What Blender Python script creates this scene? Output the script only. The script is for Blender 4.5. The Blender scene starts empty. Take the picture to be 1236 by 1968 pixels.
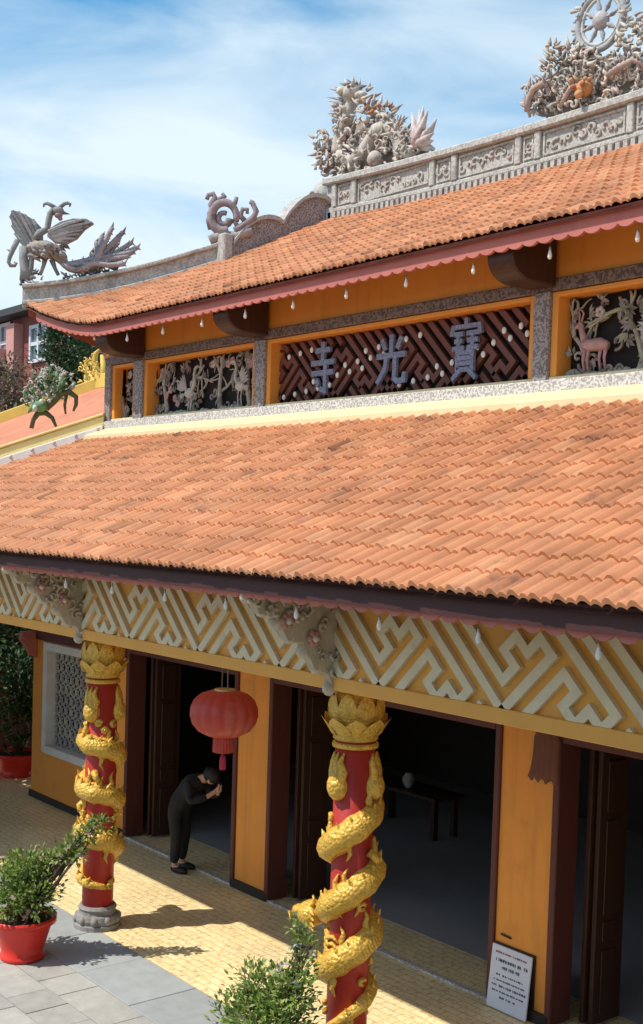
import bpy, bmesh, math, random
import numpy as np
from mathutils import Vector, Matrix
random.seed(7)
R = random.random
def U(a, b): return a + (b - a) * random.random()
SC = bpy.context.scene
COL = SC.collection

# ------------------------------------------------------------------ camera
F, PX, PY = 2300.0, 618.0, 1110.0          # focal length and principal point in photograph pixels (1236 x 1968)
CAM = np.array([0.0, 0.0, 4.4591])
def _cd(u, v): return np.array([u - PX, -(v - PY), -F])
_x = -_cd(-1240, 945); _x /= np.linalg.norm(_x)
_z = -_cd(-957, 50984); _z -= _x * (_z @ _x); _z /= np.linalg.norm(_z)
ROT = np.stack([_x, np.cross(_z, _x), _z])   # world = ROT @ camera ; X along the facade, Y into the building, Z up
def ray(u, v): return ROT @ _cd(u, v)
def onY(u, v, y):
    d = ray(u, v); return CAM + d * (y - CAM[1]) / d[1]
def onPlane(u, v, p, n):
    d = ray(u, v); n = np.array(n, float); return CAM + d * (n @ (np.array(p) - CAM)) / (n @ d)
cd = bpy.data.cameras.new('camera'); cam = bpy.data.objects.new('camera', cd); COL.objects.link(cam)
cd.sensor_fit = 'HORIZONTAL'; cd.sensor_width = 36.0; cd.lens = 36.0 * F / 1236.0
cd.shift_y = (PY - 984.0) / 1236.0
cd.clip_start = 0.1; cd.clip_end = 3000
M4 = Matrix([list(ROT[0]) + [CAM[0]], list(ROT[1]) + [CAM[1]], list(ROT[2]) + [CAM[2]], [0, 0, 0, 1]])
cam.matrix_world = M4
SC.camera = cam

# ------------------------------------------------------------------ light
SUN = Vector((0.247, 0.649, -1.0)).normalized()
w = bpy.data.worlds.new('World'); SC.world = w; w.use_nodes = True
nt = w.node_tree; nt.nodes.clear()
wo = nt.nodes.new('ShaderNodeOutputWorld'); bg = nt.nodes.new('ShaderNodeBackground')
sky = nt.nodes.new('ShaderNodeTexSky'); sky.sky_type = 'NISHITA'; sky.sun_disc = False
sky.sun_elevation = math.asin(-SUN.z); sky.sun_rotation = math.atan2(-SUN.x, -SUN.y)
sky.air_density = 1.0; sky.dust_density = 0.6; sky.ozone_density = 0.8
tc = nt.nodes.new('ShaderNodeTexCoord'); mp = nt.nodes.new('ShaderNodeMapping')
mp.inputs['Scale'].default_value = (2.0, 2.0, 6.0); mp.inputs['Rotation'].default_value = (0.16, 0.1, 0.3)
nz = nt.nodes.new('ShaderNodeTexNoise'); nz.inputs['Scale'].default_value = 1.9; nz.inputs['Detail'].default_value = 7
nz.inputs['Roughness'].default_value = 0.50; nz.inputs['Distortion'].default_value = 0.5
rp = nt.nodes.new('ShaderNodeValToRGB')
rp.color_ramp.elements[0].position = 0.42; rp.color_ramp.elements[0].color = (0.0, 0.0, 0.0, 1)
rp.color_ramp.elements[1].position = 0.66; rp.color_ramp.elements[1].color = (0.85, 0.85, 0.85, 1)
sx = nt.nodes.new('ShaderNodeSeparateXYZ')
hz = nt.nodes.new('ShaderNodeMapRange'); hz.inputs['From Min'].default_value = 0.385; hz.inputs['From Max'].default_value = 0.20
hz.inputs['To Min'].default_value = 0.0; hz.inputs['To Max'].default_value = 0.72
ad = nt.nodes.new('ShaderNodeMath'); ad.operation = 'ADD'; ad.use_clamp = True
mx = nt.nodes.new('ShaderNodeMixRGB'); mx.inputs['Color2'].default_value = (7.7, 9.0, 9.8, 1)
L = nt.links.new
L(tc.outputs['Generated'], mp.inputs['Vector']); L(mp.outputs['Vector'], nz.inputs['Vector']); L(nz.outputs['Fac'], rp.inputs['Fac'])
L(tc.outputs['Generated'], sx.inputs[0]); L(sx.outputs['Z'], hz.inputs['Value'])
ml = nt.nodes.new('ShaderNodeMath'); ml.operation = 'MULTIPLY'; ml.inputs[1].default_value = 0.8
L(rp.outputs['Color'], ml.inputs[0]); L(ml.outputs[0], ad.inputs[0]); L(hz.outputs[0], ad.inputs[1])
hs_ = nt.nodes.new('ShaderNodeHueSaturation'); hs_.inputs['Hue'].default_value = 0.485; hs_.inputs['Saturation'].default_value = 1.4; hs_.inputs['Value'].default_value = 1.75
L(sky.outputs['Color'], hs_.inputs['Color']); L(ad.outputs[0], mx.inputs['Fac']); L(hs_.outputs['Color'], mx.inputs['Color1'])
L(mx.outputs['Color'], bg.inputs['Color']); bg.inputs['Strength'].default_value = 0.1
L(bg.outputs[0], wo.inputs['Surface'])
sl = bpy.data.lights.new('sun', 'SUN'); sl.energy = 4.5; sl.angle = math.radians(0.5); sl.color = (1.0, 0.93, 0.82)
so = bpy.data.objects.new('sun', sl); COL.objects.link(so); so.location = (-20, -40, 60)
so.rotation_mode = 'QUATERNION'; so.rotation_quaternion = SUN.to_track_quat('-Z', 'Y')
SC.view_settings.view_transform = 'Standard'; SC.view_settings.look = 'None'
SC.view_settings.exposure = 0.1; SC.view_settings.gamma = 1.0; SC.view_settings.use_curve_mapping = False
SC.render.engine = 'CYCLES'; SC.cycles.max_bounces = 6; SC.cycles.diffuse_bounces = 4

# ------------------------------------------------------------------ materials
MATS = {}
def mat(name, col, rough=0.7, var=0.12, scale=6.0, bump=0.0, bscale=30.0, attr=False, metal=0.0, spec=0.4,
        speck=None, stain=None, rnd=0.0, trans=0.0, coat=0.0, wood=False, streak=None, scales=0.0):
    """procedural principled material: base colour, soft noise variation, optional per-piece colour attribute,
    fine speckle (second colour), stains with their own shape, per-object random value, fine bump"""
    m = bpy.data.materials.new(name); m.use_nodes = True; t = m.node_tree; n = t.nodes; l = t.links.new
    b = n['Principled BSDF']; b.inputs['Roughness'].default_value = rough; b.inputs['Metallic'].default_value = metal
    b.inputs['Specular IOR Level'].default_value = spec
    if coat: b.inputs['Coat Weight'].default_value = coat; b.inputs['Coat Roughness'].default_value = 0.25
    g = n.new('ShaderNodeNewGeometry')
    ns = n.new('ShaderNodeTexNoise'); ns.inputs['Scale'].default_value = scale; ns.inputs['Detail'].default_value = 6
    ns.inputs['Roughness'].default_value = 0.6
    if wood:
        mpn = n.new('ShaderNodeMapping'); mpn.inputs['Scale'].default_value = (9, 9, 0.6); l(g.outputs['Position'], mpn.inputs[0]); l(mpn.outputs[0], ns.inputs['Vector'])
    else: l(g.outputs['Position'], ns.inputs['Vector'])
    r = n.new('ShaderNodeMapRange'); r.inputs['From Min'].default_value = 0.25; r.inputs['From Max'].default_value = 0.75
    r.inputs['To Min'].default_value = 1 - var; r.inputs['To Max'].default_value = 1 + var
    l(ns.outputs['Fac'], r.inputs['Value'])
    if attr:
        a = n.new('ShaderNodeAttribute'); a.attribute_name = 'Col'; src = a.outputs['Color']
    else:
        a = n.new('ShaderNodeRGB'); a.outputs[0].default_value = (*col, 1); src = a.outputs[0]
    if speck:
        s = n.new('ShaderNodeTexNoise'); s.inputs['Scale'].default_value = speck[1]; s.inputs['Detail'].default_value = 2
        l(g.outputs['Position'], s.inputs['Vector'])
        cr = n.new('ShaderNodeMapRange'); cr.inputs['From Min'].default_value = 0.46; cr.inputs['From Max'].default_value = 0.56
        l(s.outputs['Fac'], cr.inputs['Value'])
        mm = n.new('ShaderNodeMixRGB'); mm.inputs['Color2'].default_value = (*speck[0], 1); l(src, mm.inputs['Color1']); l(cr.outputs[0], mm.inputs['Fac']); src = mm.outputs[0]
    if stain:
        s = n.new('ShaderNodeTexNoise'); s.inputs['Scale'].default_value = stain[1]; s.inputs['Detail'].default_value = 8; s.inputs['Roughness'].default_value = 0.65
        l(g.outputs['Position'], s.inputs['Vector'])
        cr = n.new('ShaderNodeMapRange'); cr.inputs['From Min'].default_value = stain[2]; cr.inputs['From Max'].default_value = stain[2] + 0.12
        cr.inputs['To Max'].default_value = stain[3]
        l(s.outputs['Fac'], cr.inputs['Value'])
        mm = n.new('ShaderNodeMixRGB'); mm.inputs['Color2'].default_value = (*stain[0], 1); l(src, mm.inputs['Color1']); l(cr.outputs[0], mm.inputs['Fac']); src = mm.outputs[0]
    if streak:                                  # dirt drawn out along the fall of the water
        smp = n.new('ShaderNodeMapping'); smp.inputs['Scale'].default_value = streak[1]; l(g.outputs['Position'], smp.inputs[0])
        s = n.new('ShaderNodeTexNoise'); s.inputs['Scale'].default_value = 1; s.inputs['Detail'].default_value = 7; s.inputs['Roughness'].default_value = .62; l(smp.outputs[0], s.inputs['Vector'])
        cr = n.new('ShaderNodeMapRange'); cr.inputs['From Min'].default_value = streak[2]; cr.inputs['From Max'].default_value = streak[2] + .16; cr.inputs['To Max'].default_value = streak[3]; l(s.outputs['Fac'], cr.inputs['Value'])
        mm = n.new('ShaderNodeMixRGB'); mm.inputs['Color2'].default_value = (*streak[0], 1); l(src, mm.inputs['Color1']); l(cr.outputs[0], mm.inputs['Fac']); src = mm.outputs[0]
    v = n.new('ShaderNodeMixRGB'); v.blend_type = 'MULTIPLY'; v.inputs['Fac'].default_value = 1
    l(src, v.inputs['Color1']); l(r.outputs[0], v.inputs['Color2']); src = v.outputs[0]
    if rnd:
        oi = n.new('ShaderNodeObjectInfo'); rr = n.new('ShaderNodeMapRange'); rr.inputs['To Min'].default_value = 1 - rnd; rr.inputs['To Max'].default_value = 1 + rnd
        l(oi.outputs['Random'], rr.inputs['Value'])
        v = n.new('ShaderNodeMixRGB'); v.blend_type = 'MULTIPLY'; v.inputs['Fac'].default_value = 1
        l(src, v.inputs['Color1']); l(rr.outputs[0], v.inputs['Color2']); src = v.outputs[0]
    l(src, b.inputs['Base Color'])
    if bump:
        bn = n.new('ShaderNodeTexNoise'); bn.inputs['Scale'].default_value = bscale; bn.inputs['Detail'].default_value = 4
        l(g.outputs['Position'], bn.inputs['Vector'])
        bb = n.new('ShaderNodeBump'); bb.inputs['Strength'].default_value = bump; bb.inputs['Distance'].default_value = 0.01
        l(bn.outputs['Fac'], bb.inputs['Height']); l(bb.outputs[0], b.inputs['Normal'])
    if scales:
        vo = n.new('ShaderNodeTexVoronoi'); vo.inputs['Scale'].default_value = scales; l(g.outputs['Position'], vo.inputs['Vector'])
        b2 = n.new('ShaderNodeBump'); b2.inputs['Strength'].default_value = .9; b2.inputs['Distance'].default_value = .012; b2.invert = True
        l(vo.outputs['Distance'], b2.inputs['Height']); l(bb.outputs[0], b2.inputs['Normal']); l(b2.outputs[0], b.inputs['Normal'])
    if trans:
        tr = n.new('ShaderNodeBsdfTranslucent'); l(src, tr.inputs['Color']); ms = n.new('ShaderNodeMixShader'); ms.inputs[0].default_value = trans
        l(b.outputs[0], ms.inputs[1]); l(tr.outputs[0], ms.inputs[2]); l(ms.outputs[0], n['Material Output'].inputs['Surface'])
    MATS[name] = m; return m
mat('clay_tile', (.56, .225, .125), rough=.66, var=.26, scale=1.6, bump=.15, bscale=40, attr=True, stain=((.20, .085, .055), 2.6, .565, .6), streak=((.27, .13, .075), (3.2, .55, .55), .54, .40))
mat('clay_far', (.52, .20, .11), rough=.75, var=.25, scale=1.2, stain=((.20, .075, .05), 1.2, .60, .6))
mat('orange_paint', (.80, .31, .05), rough=.62, var=.06, scale=2.0, bump=.08, bscale=60, stain=((.5, .18, .035), 2.3, .60, .35), streak=((.42, .16, .04), (5, 5, .5), .56, .35))
mat('amber_paint', (.80, .40, .085), rough=.6, var=.08, scale=2.5, stain=((.45, .2, .05), 2.0, .64, .4))
mat('maroon_wood', (.105, .028, .022), rough=.55, var=.2, scale=5, wood=True)
mat('fascia_paint', (.46, .145, .12), rough=.6, var=.14, scale=4, stain=((.2, .06, .06), 2.0, .62, .5))
mat('lattice_wood', (.15, .048, .034), rough=.6, var=.2, scale=5)
mat('eave_shade_paint', (.055, .017, .019), rough=.6, var=.15, scale=4)  # maroon with the shade under the lower eave put into the colour
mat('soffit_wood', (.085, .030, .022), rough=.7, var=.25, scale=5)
mat('dark_wood', (.055, .022, .014), rough=.5, var=.3, scale=4, wood=True)
mat('fret_paint', (.74, .645, .46), rough=.7, var=.1, scale=5, bump=.06, stain=((.38, .33, .24), 3.5, .58, .5))
mat('granite', (.46, .45, .42), rough=.75, var=.18, scale=7, bump=.2, bscale=50, speck=((.33, .32, .30), 30), stain=((.13, .12, .11), 2.2, .58, .65))
mat('sill_granite', (.62, .60, .58), rough=.6, var=.1, scale=7, speck=((.34, .31, .30), 42))
mat('post_granite', (.34, .31, .30), rough=.6, var=.12, scale=7, speck=((.17, .13, .13), 46))
mat('lintel_granite', (.22, .16, .14), rough=.6, var=.15, scale=7, speck=((.10, .06, .05), 40))
mat('char_granite', (.25, .27, .38), rough=.6, var=.1, scale=7, speck=((.15, .16, .25), 55))
mat('carving', (.5, .5, .5), rough=.75, var=.22, scale=14, bump=.4, bscale=45, attr=True)
mat('statue', (.5, .5, .5), rough=.8, var=.25, scale=16, bump=.5, bscale=40, attr=True, stain=((.10, .09, .085), 5.0, .55, .7))
mat('gold_paint', (.68, .41, .065), rough=.36, var=.2, scale=14, bump=.5, bscale=55, metal=.15, spec=.5, stain=((.36, .16, .02), 9.0, .58, .6), scales=34)
mat('column_red', (.42, .028, .02), rough=.45, var=.12, scale=6, stain=((.25, .02, .015), 4.0, .6, .5))
mat('base_stone', (.26, .25, .24), rough=.75, var=.2, scale=9, bump=.3, stain=((.10, .095, .09), 3.5, .55, .6))
mat('cream_plaster', (.72, .60, .36), rough=.7, var=.1, scale=3, stain=((.45, .36, .22), 2.0, .6, .5))
mat('yellow_plaster', (.80, .66, .28), rough=.65, var=.1, scale=3, stain=((.55, .47, .25), 2.5, .6, .5))
mat('white_plaster', (.72, .70, .68), rough=.65, var=.1, scale=4, stain=((.45, .42, .40), 2.5, .6, .5))
mat('bright_yellow', (.66, .47, .10), rough=.6, var=.1, scale=3)
mat('ceiling_paint', (.50, .42, .30), rough=.8)
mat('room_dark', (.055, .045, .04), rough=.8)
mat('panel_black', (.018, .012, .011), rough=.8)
mat('hall_floor', (.38, .39, .40), rough=.28, var=.1, scale=2)
mat('paver', (.39, .385, .355), rough=.8, var=.14, scale=6, bump=.2, bscale=60, rnd=.13, stain=((.28, .275, .25), 2.6, .55, .5))
mat('slab', (.34, .365, .37), rough=.75, var=.12, scale=5, bump=.15, bscale=60, rnd=.08, stain=((.28, .29, .29), 2.2, .56, .5))
mat('ground', (.17, .165, .15), rough=.9, var=.2, scale=2)
mat('red_plastic', (.62, .030, .018), rough=.33, var=.06, scale=8, stain=((.40, .05, .03), 4.0, .62, .4))
mat('soil', (.05, .032, .02), rough=.95, bump=.6)
mat('leaf', (.1, .2, .05), rough=.5, var=.15, attr=True, trans=.32, spec=.3)
mat('bark', (.11, .075, .05), rough=.9, var=.25, scale=20, bump=.4)
mat('lantern_red', (.68, .11, .08), rough=.45, var=.08, scale=10, trans=.40, coat=.2, stain=((.66, .27, .22), 2.6, .50, .5))
mat('lantern_gold', (.65, .48, .22), rough=.5, metal=.3)
mat('tassel_red', (.42, .03, .06), rough=.8)
mat('cord', (.25, .21, .18), rough=.8)
mat('bulb_white', (.82, .80, .76), rough=.3, var=.03)
mat('bulb_cap', (.45, .43, .40), rough=.4, metal=.6)
mat('paper_white', (.70, .74, .84), rough=.6, var=.03)
mat('ink', (.05, .05, .13), rough=.7)
mat('ink_red', (.28, .06, .10), rough=.7)
mat('black_trim', (.02, .018, .018), rough=.6)
mat('cloth_dark', (.014, .013, .015), rough=.85, var=.2, scale=14, bump=.2)
mat('trouser_dark', (.040, .038, .040), rough=.85, var=.2, scale=14, bump=.2)
mat('skin', (.55, .30, .20), rough=.55, var=.06)
mat('hair', (.012, .010, .010), rough=.6)
mat('curtain', (.17, .065, .045), rough=.8, var=.15, scale=6)
mat('brick_far', (.24, .075, .06), rough=.85, var=.2, scale=.6)
mat('pink_far', (.55, .27, .24), rough=.8)
mat('roof_dark', (.05, .05, .055), rough=.8)
mat('frame_far', (.6, .62, .65), rough=.6)
mat('glass', (.10, .14, .16), rough=.12, var=.05, spec=.7)
mat('stone_carved', (.46, .39, .28), rough=.8, var=.2, scale=12, bump=.4)

def floor_tile_mat():
    m = bpy.data.materials.new('yellow_floor'); m.use_nodes = True; t = m.node_tree; n = t.nodes; l = t.links.new
    b = n['Principled BSDF']; b.inputs['Roughness'].default_value = .42
    g = n.new('ShaderNodeNewGeometry'); br = n.new('ShaderNodeTexBrick')
    br.inputs['Scale'].default_value = 1; br.inputs['Brick Width'].default_value = .20; br.inputs['Row Height'].default_value = .10
    br.inputs['Mortar Size'].default_value = .006; br.inputs['Bias'].default_value = -.3
    br.inputs['Color1'].default_value = (.90, .76, .44, 1); br.inputs['Color2'].default_value = (.85, .69, .36, 1); br.inputs['Mortar'].default_value = (.68, .47, .20, 1)
    l(g.outputs['Position'], br.inputs['Vector'])
    ns = n.new('ShaderNodeTexNoise'); ns.inputs['Scale'].default_value = 17; ns.inputs['Detail'].default_value = 4; l(g.outputs['Position'], ns.inputs['Vector'])
    cr = n.new('ShaderNodeMapRange'); cr.inputs['From Min'].default_value = .55; cr.inputs['From Max'].default_value = .64; cr.inputs['To Max'].default_value = .55; l(ns.outputs['Fac'], cr.inputs['Value'])
    mm = n.new('ShaderNodeMixRGB'); mm.inputs['Color2'].default_value = (.50, .26, .08, 1); l(br.outputs['Color'], mm.inputs['Color1']); l(cr.outputs[0], mm.inputs['Fac'])
    n2 = n.new('ShaderNodeTexNoise'); n2.inputs['Scale'].default_value = 1.3; n2.inputs['Detail'].default_value = 5; l(g.outputs['Position'], n2.inputs['Vector'])
    r = n.new('ShaderNodeMapRange'); r.inputs['From Min'].default_value = .3; r.inputs['From Max'].default_value = .7; r.inputs['To Min'].default_value = .86; r.inputs['To Max'].default_value = 1.08; l(n2.outputs['Fac'], r.inputs['Value'])
    v = n.new('ShaderNodeMixRGB'); v.blend_type = 'MULTIPLY'; v.inputs['Fac'].default_value = 1; l(mm.outputs[0], v.inputs['Color1']); l(r.outputs[0], v.inputs['Color2'])
    l(v.outputs[0], b.inputs['Base Color'])
    bb = n.new('ShaderNodeBump'); bb.inputs['Strength'].default_value = .3; bb.inputs['Distance'].default_value = .004; bb.invert = True
    l(br.outputs['Fac'], bb.inputs['Height']); l(bb.outputs[0], b.inputs['Normal'])
    MATS['yellow_floor'] = m
floor_tile_mat()

# ------------------------------------------------------------------ mesh helpers
def V3(*a): return Vector(a)
class MB:
    def __init__(s): s.v = []; s.f = []; s.c = []; s.col = (1, 1, 1)
    def add(s, vs, fs):
        o = len(s.v); s.v += [tuple(p) for p in vs]; s.c += [s.col] * len(vs); s.f += [tuple(i + o for i in f) for f in fs]; return s
    def box(s, x0, x1, y0, y1, z0, z1):
        return s.add([(x0, y0, z0), (x1, y0, z0), (x1, y1, z0), (x0, y1, z0), (x0, y0, z1), (x1, y0, z1), (x1, y1, z1), (x0, y1, z1)],
                     [(3, 2, 1, 0), (4, 5, 6, 7), (0, 1, 5, 4), (1, 2, 6, 5), (2, 3, 7, 6), (3, 0, 4, 7)])
    def grid(s, rows, close=False):
        n = len(rows[0]); vs = [p for r in rows for p in r]; fs = []
        for i in range(len(rows) - 1):
            for j in range(n if close else n - 1):
                k = (j + 1) % n; fs.append((i * n + j, i * n + k, (i + 1) * n + k, (i + 1) * n + j))
        return s.add(vs, fs)
    def tube(s, pts, rad, n=8, cap=True, flat=1.0, ref=None):
        pts = [Vector(p) for p in pts]; m = len(pts)
        if not isinstance(rad, (list, tuple)): rad = [rad] * m
        rows = []; up = None
        for i, p in enumerate(pts):
            d = (pts[min(i + 1, m - 1)] - pts[max(i - 1, 0)])
            d = d.normalized() if d.length > 1e-9 else V3(0, 0, 1)
            if ref is not None: a = Vector(ref)
            elif up is None: a = V3(0, 0, 1) if abs(d.z) < .9 else V3(1, 0, 0)
            else: a = up
            e = (a - d * a.dot(d))
            e = e.normalized() if e.length > 1e-6 else d.orthogonal().normalized()
            up = e; g = d.cross(e)
            rows.append([p + (e * math.cos(2 * math.pi * k / n) * flat + g * math.sin(2 * math.pi * k / n)) * rad[i] for k in range(n)])
        o = len(s.v); s.grid(rows, True)
        if cap:
            s.f.append(tuple(o + k for k in reversed(range(n)))); s.f.append(tuple(o + (m - 1) * n + k for k in range(n)))
        return s
    def lathe(s, prof, c=(0, 0, 0), n=24, rib=0.0, nr=0):
        rows = []
        for r, z in prof:
            rows.append([(c[0] + r * (1 + (rib * abs(math.cos(nr * math.pi * k / n)) if rib else 0)) * math.cos(2 * math.pi * k / n),
                          c[1] + r * (1 + (rib * abs(math.cos(nr * math.pi * k / n)) if rib else 0)) * math.sin(2 * math.pi * k / n), c[2] + z) for k in range(n)])
        return s.grid(rows, True)
    def ball(s, c, r, n=8, m=6):
        r = Vector((r, r, r)) if not hasattr(r, '__len__') else Vector(r); c = Vector(c); rows = []
        for i in range(m + 1):
            a = math.pi * i / m; q = max(math.sin(a), 1e-3)
            rows.append([(c.x + r.x * q * math.cos(2 * math.pi * k / n), c.y + r.y * q * math.sin(2 * math.pi * k / n), c.z - r.z * math.cos(a)) for k in range(n)])
        return s.grid(rows, True)
    def cone(s, a, b, r, n=6): return s.tube([a, b], [r, r * .06], n)
    def prism(s, poly, o, ex, ey, ez, t):
        """polygon in the (ex, ey) plane at o, thickness t along ez"""
        o, ex, ey, ez = map(Vector, (o, ex, ey, ez)); n = len(poly)
        A = [o + ex * p[0] + ey * p[1] for p in poly]; B = [p + ez * t for p in A]
        return s.add(A + B, [tuple(range(n)), tuple(reversed(range(n, 2 * n)))] + [(i, (i + 1) % n + 0, (i + 1) % n + n, i + n)[::-1] for i in range(n)])
    def ribbon(s, pts, wd, o, ex, ey, ez, t):
        """mitred flat strip along a 2-D polyline, given width and thickness"""
        P = [Vector(p) for p in pts]; n = len(P); Lf, Rt = [], []
        for i in range(n):
            a = (P[i] - P[i - 1]).normalized() if i else (P[1] - P[0]).normalized()
            b = (P[i + 1] - P[i]).normalized() if i < n - 1 else a
            na, nb = Vector((-a.y, a.x)), Vector((-b.y, b.x)); m = (na + nb)
            m = m.normalized() if m.length > 1e-6 else na
            k = wd / 2 / max(m.dot(na), .35); Lf.append(P[i] + m * k); Rt.append(P[i] - m * k)
        o, ex, ey, ez = map(Vector, (o, ex, ey, ez)); vs = []
        for q in (0, t):
            for p in Lf + Rt: vs.append(o + ex * p.x + ey * p.y + ez * q)
        fs = []; N = 2 * n
        for i in range(n - 1):
            fs += [(i, i + 1, n + i + 1, n + i), (N + i, N + n + i, N + n + i + 1, N + i + 1), (i, N + i, N + i + 1, i + 1), (n + i, n + i + 1, N + n + i + 1, N + n + i)]
        fs += [(0, n, N + n, N), (n - 1, N + n - 1, N + 2 * n - 1, 2 * n - 1)]
        return s.add(vs, fs)
    def leaf(s, c, d, up, ln, wd):
        d = d.normalized(); sd = d.cross(up); sd = sd.normalized() if sd.length > 1e-4 else d.orthogonal().normalized(); nn = sd.cross(d)
        c = Vector(c)
        return s.add([c, c + d * ln * .5 + sd * wd * .5 + nn * wd * .18, c + d * ln, c + d * ln * .5 - sd * wd * .5 + nn * wd * .18, c + d * ln * .5],
                     [(0, 1, 4), (1, 2, 4), (0, 4, 3), (4, 2, 3)])
    def mesh(s, name, smooth=False, attr=True, fix=True):
        me = bpy.data.meshes.new(name); me.from_pydata(s.v, [], s.f); me.update()
        if fix:
            bm = bmesh.new(); bm.from_mesh(me); bmesh.ops.recalc_face_normals(bm, faces=bm.faces); bm.to_mesh(me); bm.free()
        if attr:
            at = me.color_attributes.new('Col', 'FLOAT_COLOR', 'POINT')
            at.data.foreach_set('color', np.array([(*c, 1.0) for c in s.c], dtype=np.float32).ravel())
        if smooth: me.polygons.foreach_set('use_smooth', [True] * len(me.polygons))
        return me
def smooth(pts, n=4):
    """Catmull-Rom through the given points"""
    P = [Vector(p) for p in pts]; P = [P[0] * 2 - P[1]] + P + [P[-1] * 2 - P[-2]]; out = []
    for i in range(1, len(P) - 2):
        for k in range(n):
            t = k / n; a, b, c, d = P[i - 1], P[i], P[i + 1], P[i + 2]
            out.append(.5 * ((2 * b) + (c - a) * t + (2 * a - 5 * b + 4 * c - d) * t * t + (3 * b - a - 3 * c + d) * t ** 3))
    out.append(P[-2]); return out
def link(name, me, m, parent=None, **kw):
    o = bpy.data.objects.new(name, me); COL.objects.link(o)
    if m is not None:
        if not me.materials: me.materials.append(MATS[m])
    if parent is not None: o.parent = parent; o.matrix_parent_inverse = Matrix()
    for k, v in kw.items(): o[k] = v
    return o
def obj(name, mb, m, parent=None, smooth=False, bevel=0, fix=True, **kw):
    """mb holds WORLD coordinates; when the parent has a location the mesh is moved into its space"""
    if parent is not None:
        off = Vector(parent['_o']) if '_o' in parent else None
        if off is not None and off.length > 0: mb.v = [tuple(Vector(p) - off) for p in mb.v]
    o = link(name, mb.mesh(name, smooth, fix=fix), m, parent, **kw)
    if parent is not None and '_o' in parent: o['_o'] = parent['_o']
    if bevel:
        bv = o.modifiers.new('bevel', 'BEVEL'); bv.width = bevel; bv.segments = 1; bv.limit_method = 'ANGLE'; bv.angle_limit = .7
    if smooth == 'auto': pass
    return o
def thing(name, label, cat, loc=(0, 0, 0), group=None):
    o = bpy.data.objects.new(name, None); COL.objects.link(o); o.location = loc; o['_o'] = tuple(loc)
    o.empty_display_size = .2; o['label'] = label; o['category'] = cat
    if group: o['group'] = group
    return o
def copy_tree(o, parent=None):
    c = o.copy(); COL.objects.link(c)
    if parent is not None: c.parent = parent
    for ch in list(o.children): copy_tree(ch, c)
    return c

# ------------------------------------------------------------------ setting: ground, courtyard, porch floor
g = MB().box(-900, 900, -900, 900, -1.0, -.02); obj('ground', g, 'ground', kind='structure')
court = obj('courtyard', MB().box(-24, 3, -3, 6.2, -.3, -.006), 'ground', kind='structure')
sl_me = []
for k in range(5):
    b = MB().box(-.206, .206, -.206, .206, -.04, 0); me = b.mesh('paving_stone'); me.materials.append(MATS['paver']); sl_me.append(me)
y = 5.47 - .21; row = 0
while y > 1.8:
    x = -15.6 + (row % 2) * .21
    while x < -4.6:
        o = link('paving_stone', sl_me[row % 5], None, court); o.location = (x, y, U(-.002, .003)); o.rotation_euler = (U(-.004, .004), U(-.004, .004), U(-.006, .006))
        x += .42
    y -= .42; row += 1
x = -18.0
while x < -1:
    ln = .96; b = MB().box(x + .004, x + ln - .004, 5.476, 6.196, -.05, U(.002, .005)); obj('paving_slab', b, 'slab', court, bevel=.004); x += ln
porch = obj('porch_floor', MB().box(-24, 1, 6.2, 9.05, -.3, 0), 'yellow_floor', kind='structure')

# ------------------------------------------------------------------ temple
X0 = -9.37                                   # axis of symmetry
temple = thing('temple', 'orange walled temple with two tiers of red clay tile roof', 'temple', (0, 0, 0))
EY, EZ, WY, WZ = 5.0, 4.06, 8.3, 5.62         # lower roof: eave, and where it meets the clerestory wall
CX = -15.25                                   # clerestory corner
UEY, UEZ, RY = 7.57, 6.967, 11.5               # upper eave and ridge plane
UCX = -16.45; KX, KY = -14.62, 9.92           # upper eave corner, foot of the gable verge
def zr(X): return 8.89 + .15 * min(1.3, ((X - X0) / 4.9) ** 2)
def mir(X): return 2 * X0 - X if X > X0 else X
def lift(X, Y):
    s = max(0.0, (-14.16 - mir(X)) / 2.29); return .52 * s ** 1.6 * max(0, 1 - .25 * (Y - UEY))
def up_pt(X, t):                              # upper front roof surface; t in 0..1 eave to ridge
    Y = UEY + (RY - UEY) * t; return Vector((X, Y, UEZ + (zr(X) - UEZ) * t + lift(X, Y)))
def lo_pt(X, t): return Vector((X, EY + (WY - EY) * t, EZ + (WZ - EZ) * t))
def hipX_up(Y):
    if Y < KY: return UCX + (KX - UCX) * (Y - UEY) / (KY - UEY)
    return KX + (-14.25 - KX) * (Y - KY) / (RY - KY)
PROF = [(0, .000), (.012, .022), (.034, .040), (.056, .038), (.078, .015), (.094, .001), (.112, .021), (.136, .021), (.162, .000)]
TW, TE, TL = .162, .247, .300
def tile_rows(): return [(0.0, .030), (0.0, .008), (TL, .004)]
TINTS = [(.53, .228, .108), (.50, .208, .095), (.55, .248, .12), (.47, .192, .088), (.52, .218, .10), (.565, .262, .13)]
def tint():
    c = random.choice(TINTS); k = U(.93, 1.04)
    q = R(); k *= .45 if q < .008 else .75 if q < .035 else 1
    return tuple(x * k for x in c)
def tile_verts(fn):
    """fn(u, s, h) -> point ; adds top (two rows) and a separate lip strip"""
    a = [fn(u, 0, .025 + h) for u, h in PROF]; b = [fn(u, TL, .001 + h) for u, h in PROF]
    c = [fn(u, 0, .025 + h) for u, h in PROF]; d = [fn(u, -.002, .006 + h * .62) for u, h in PROF]
    return a, b, c, d
def add_tile(mb, fn):
    a, b, c, d = tile_verts(fn); mb.grid([a, b]); mb.grid([d, c])
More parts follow.
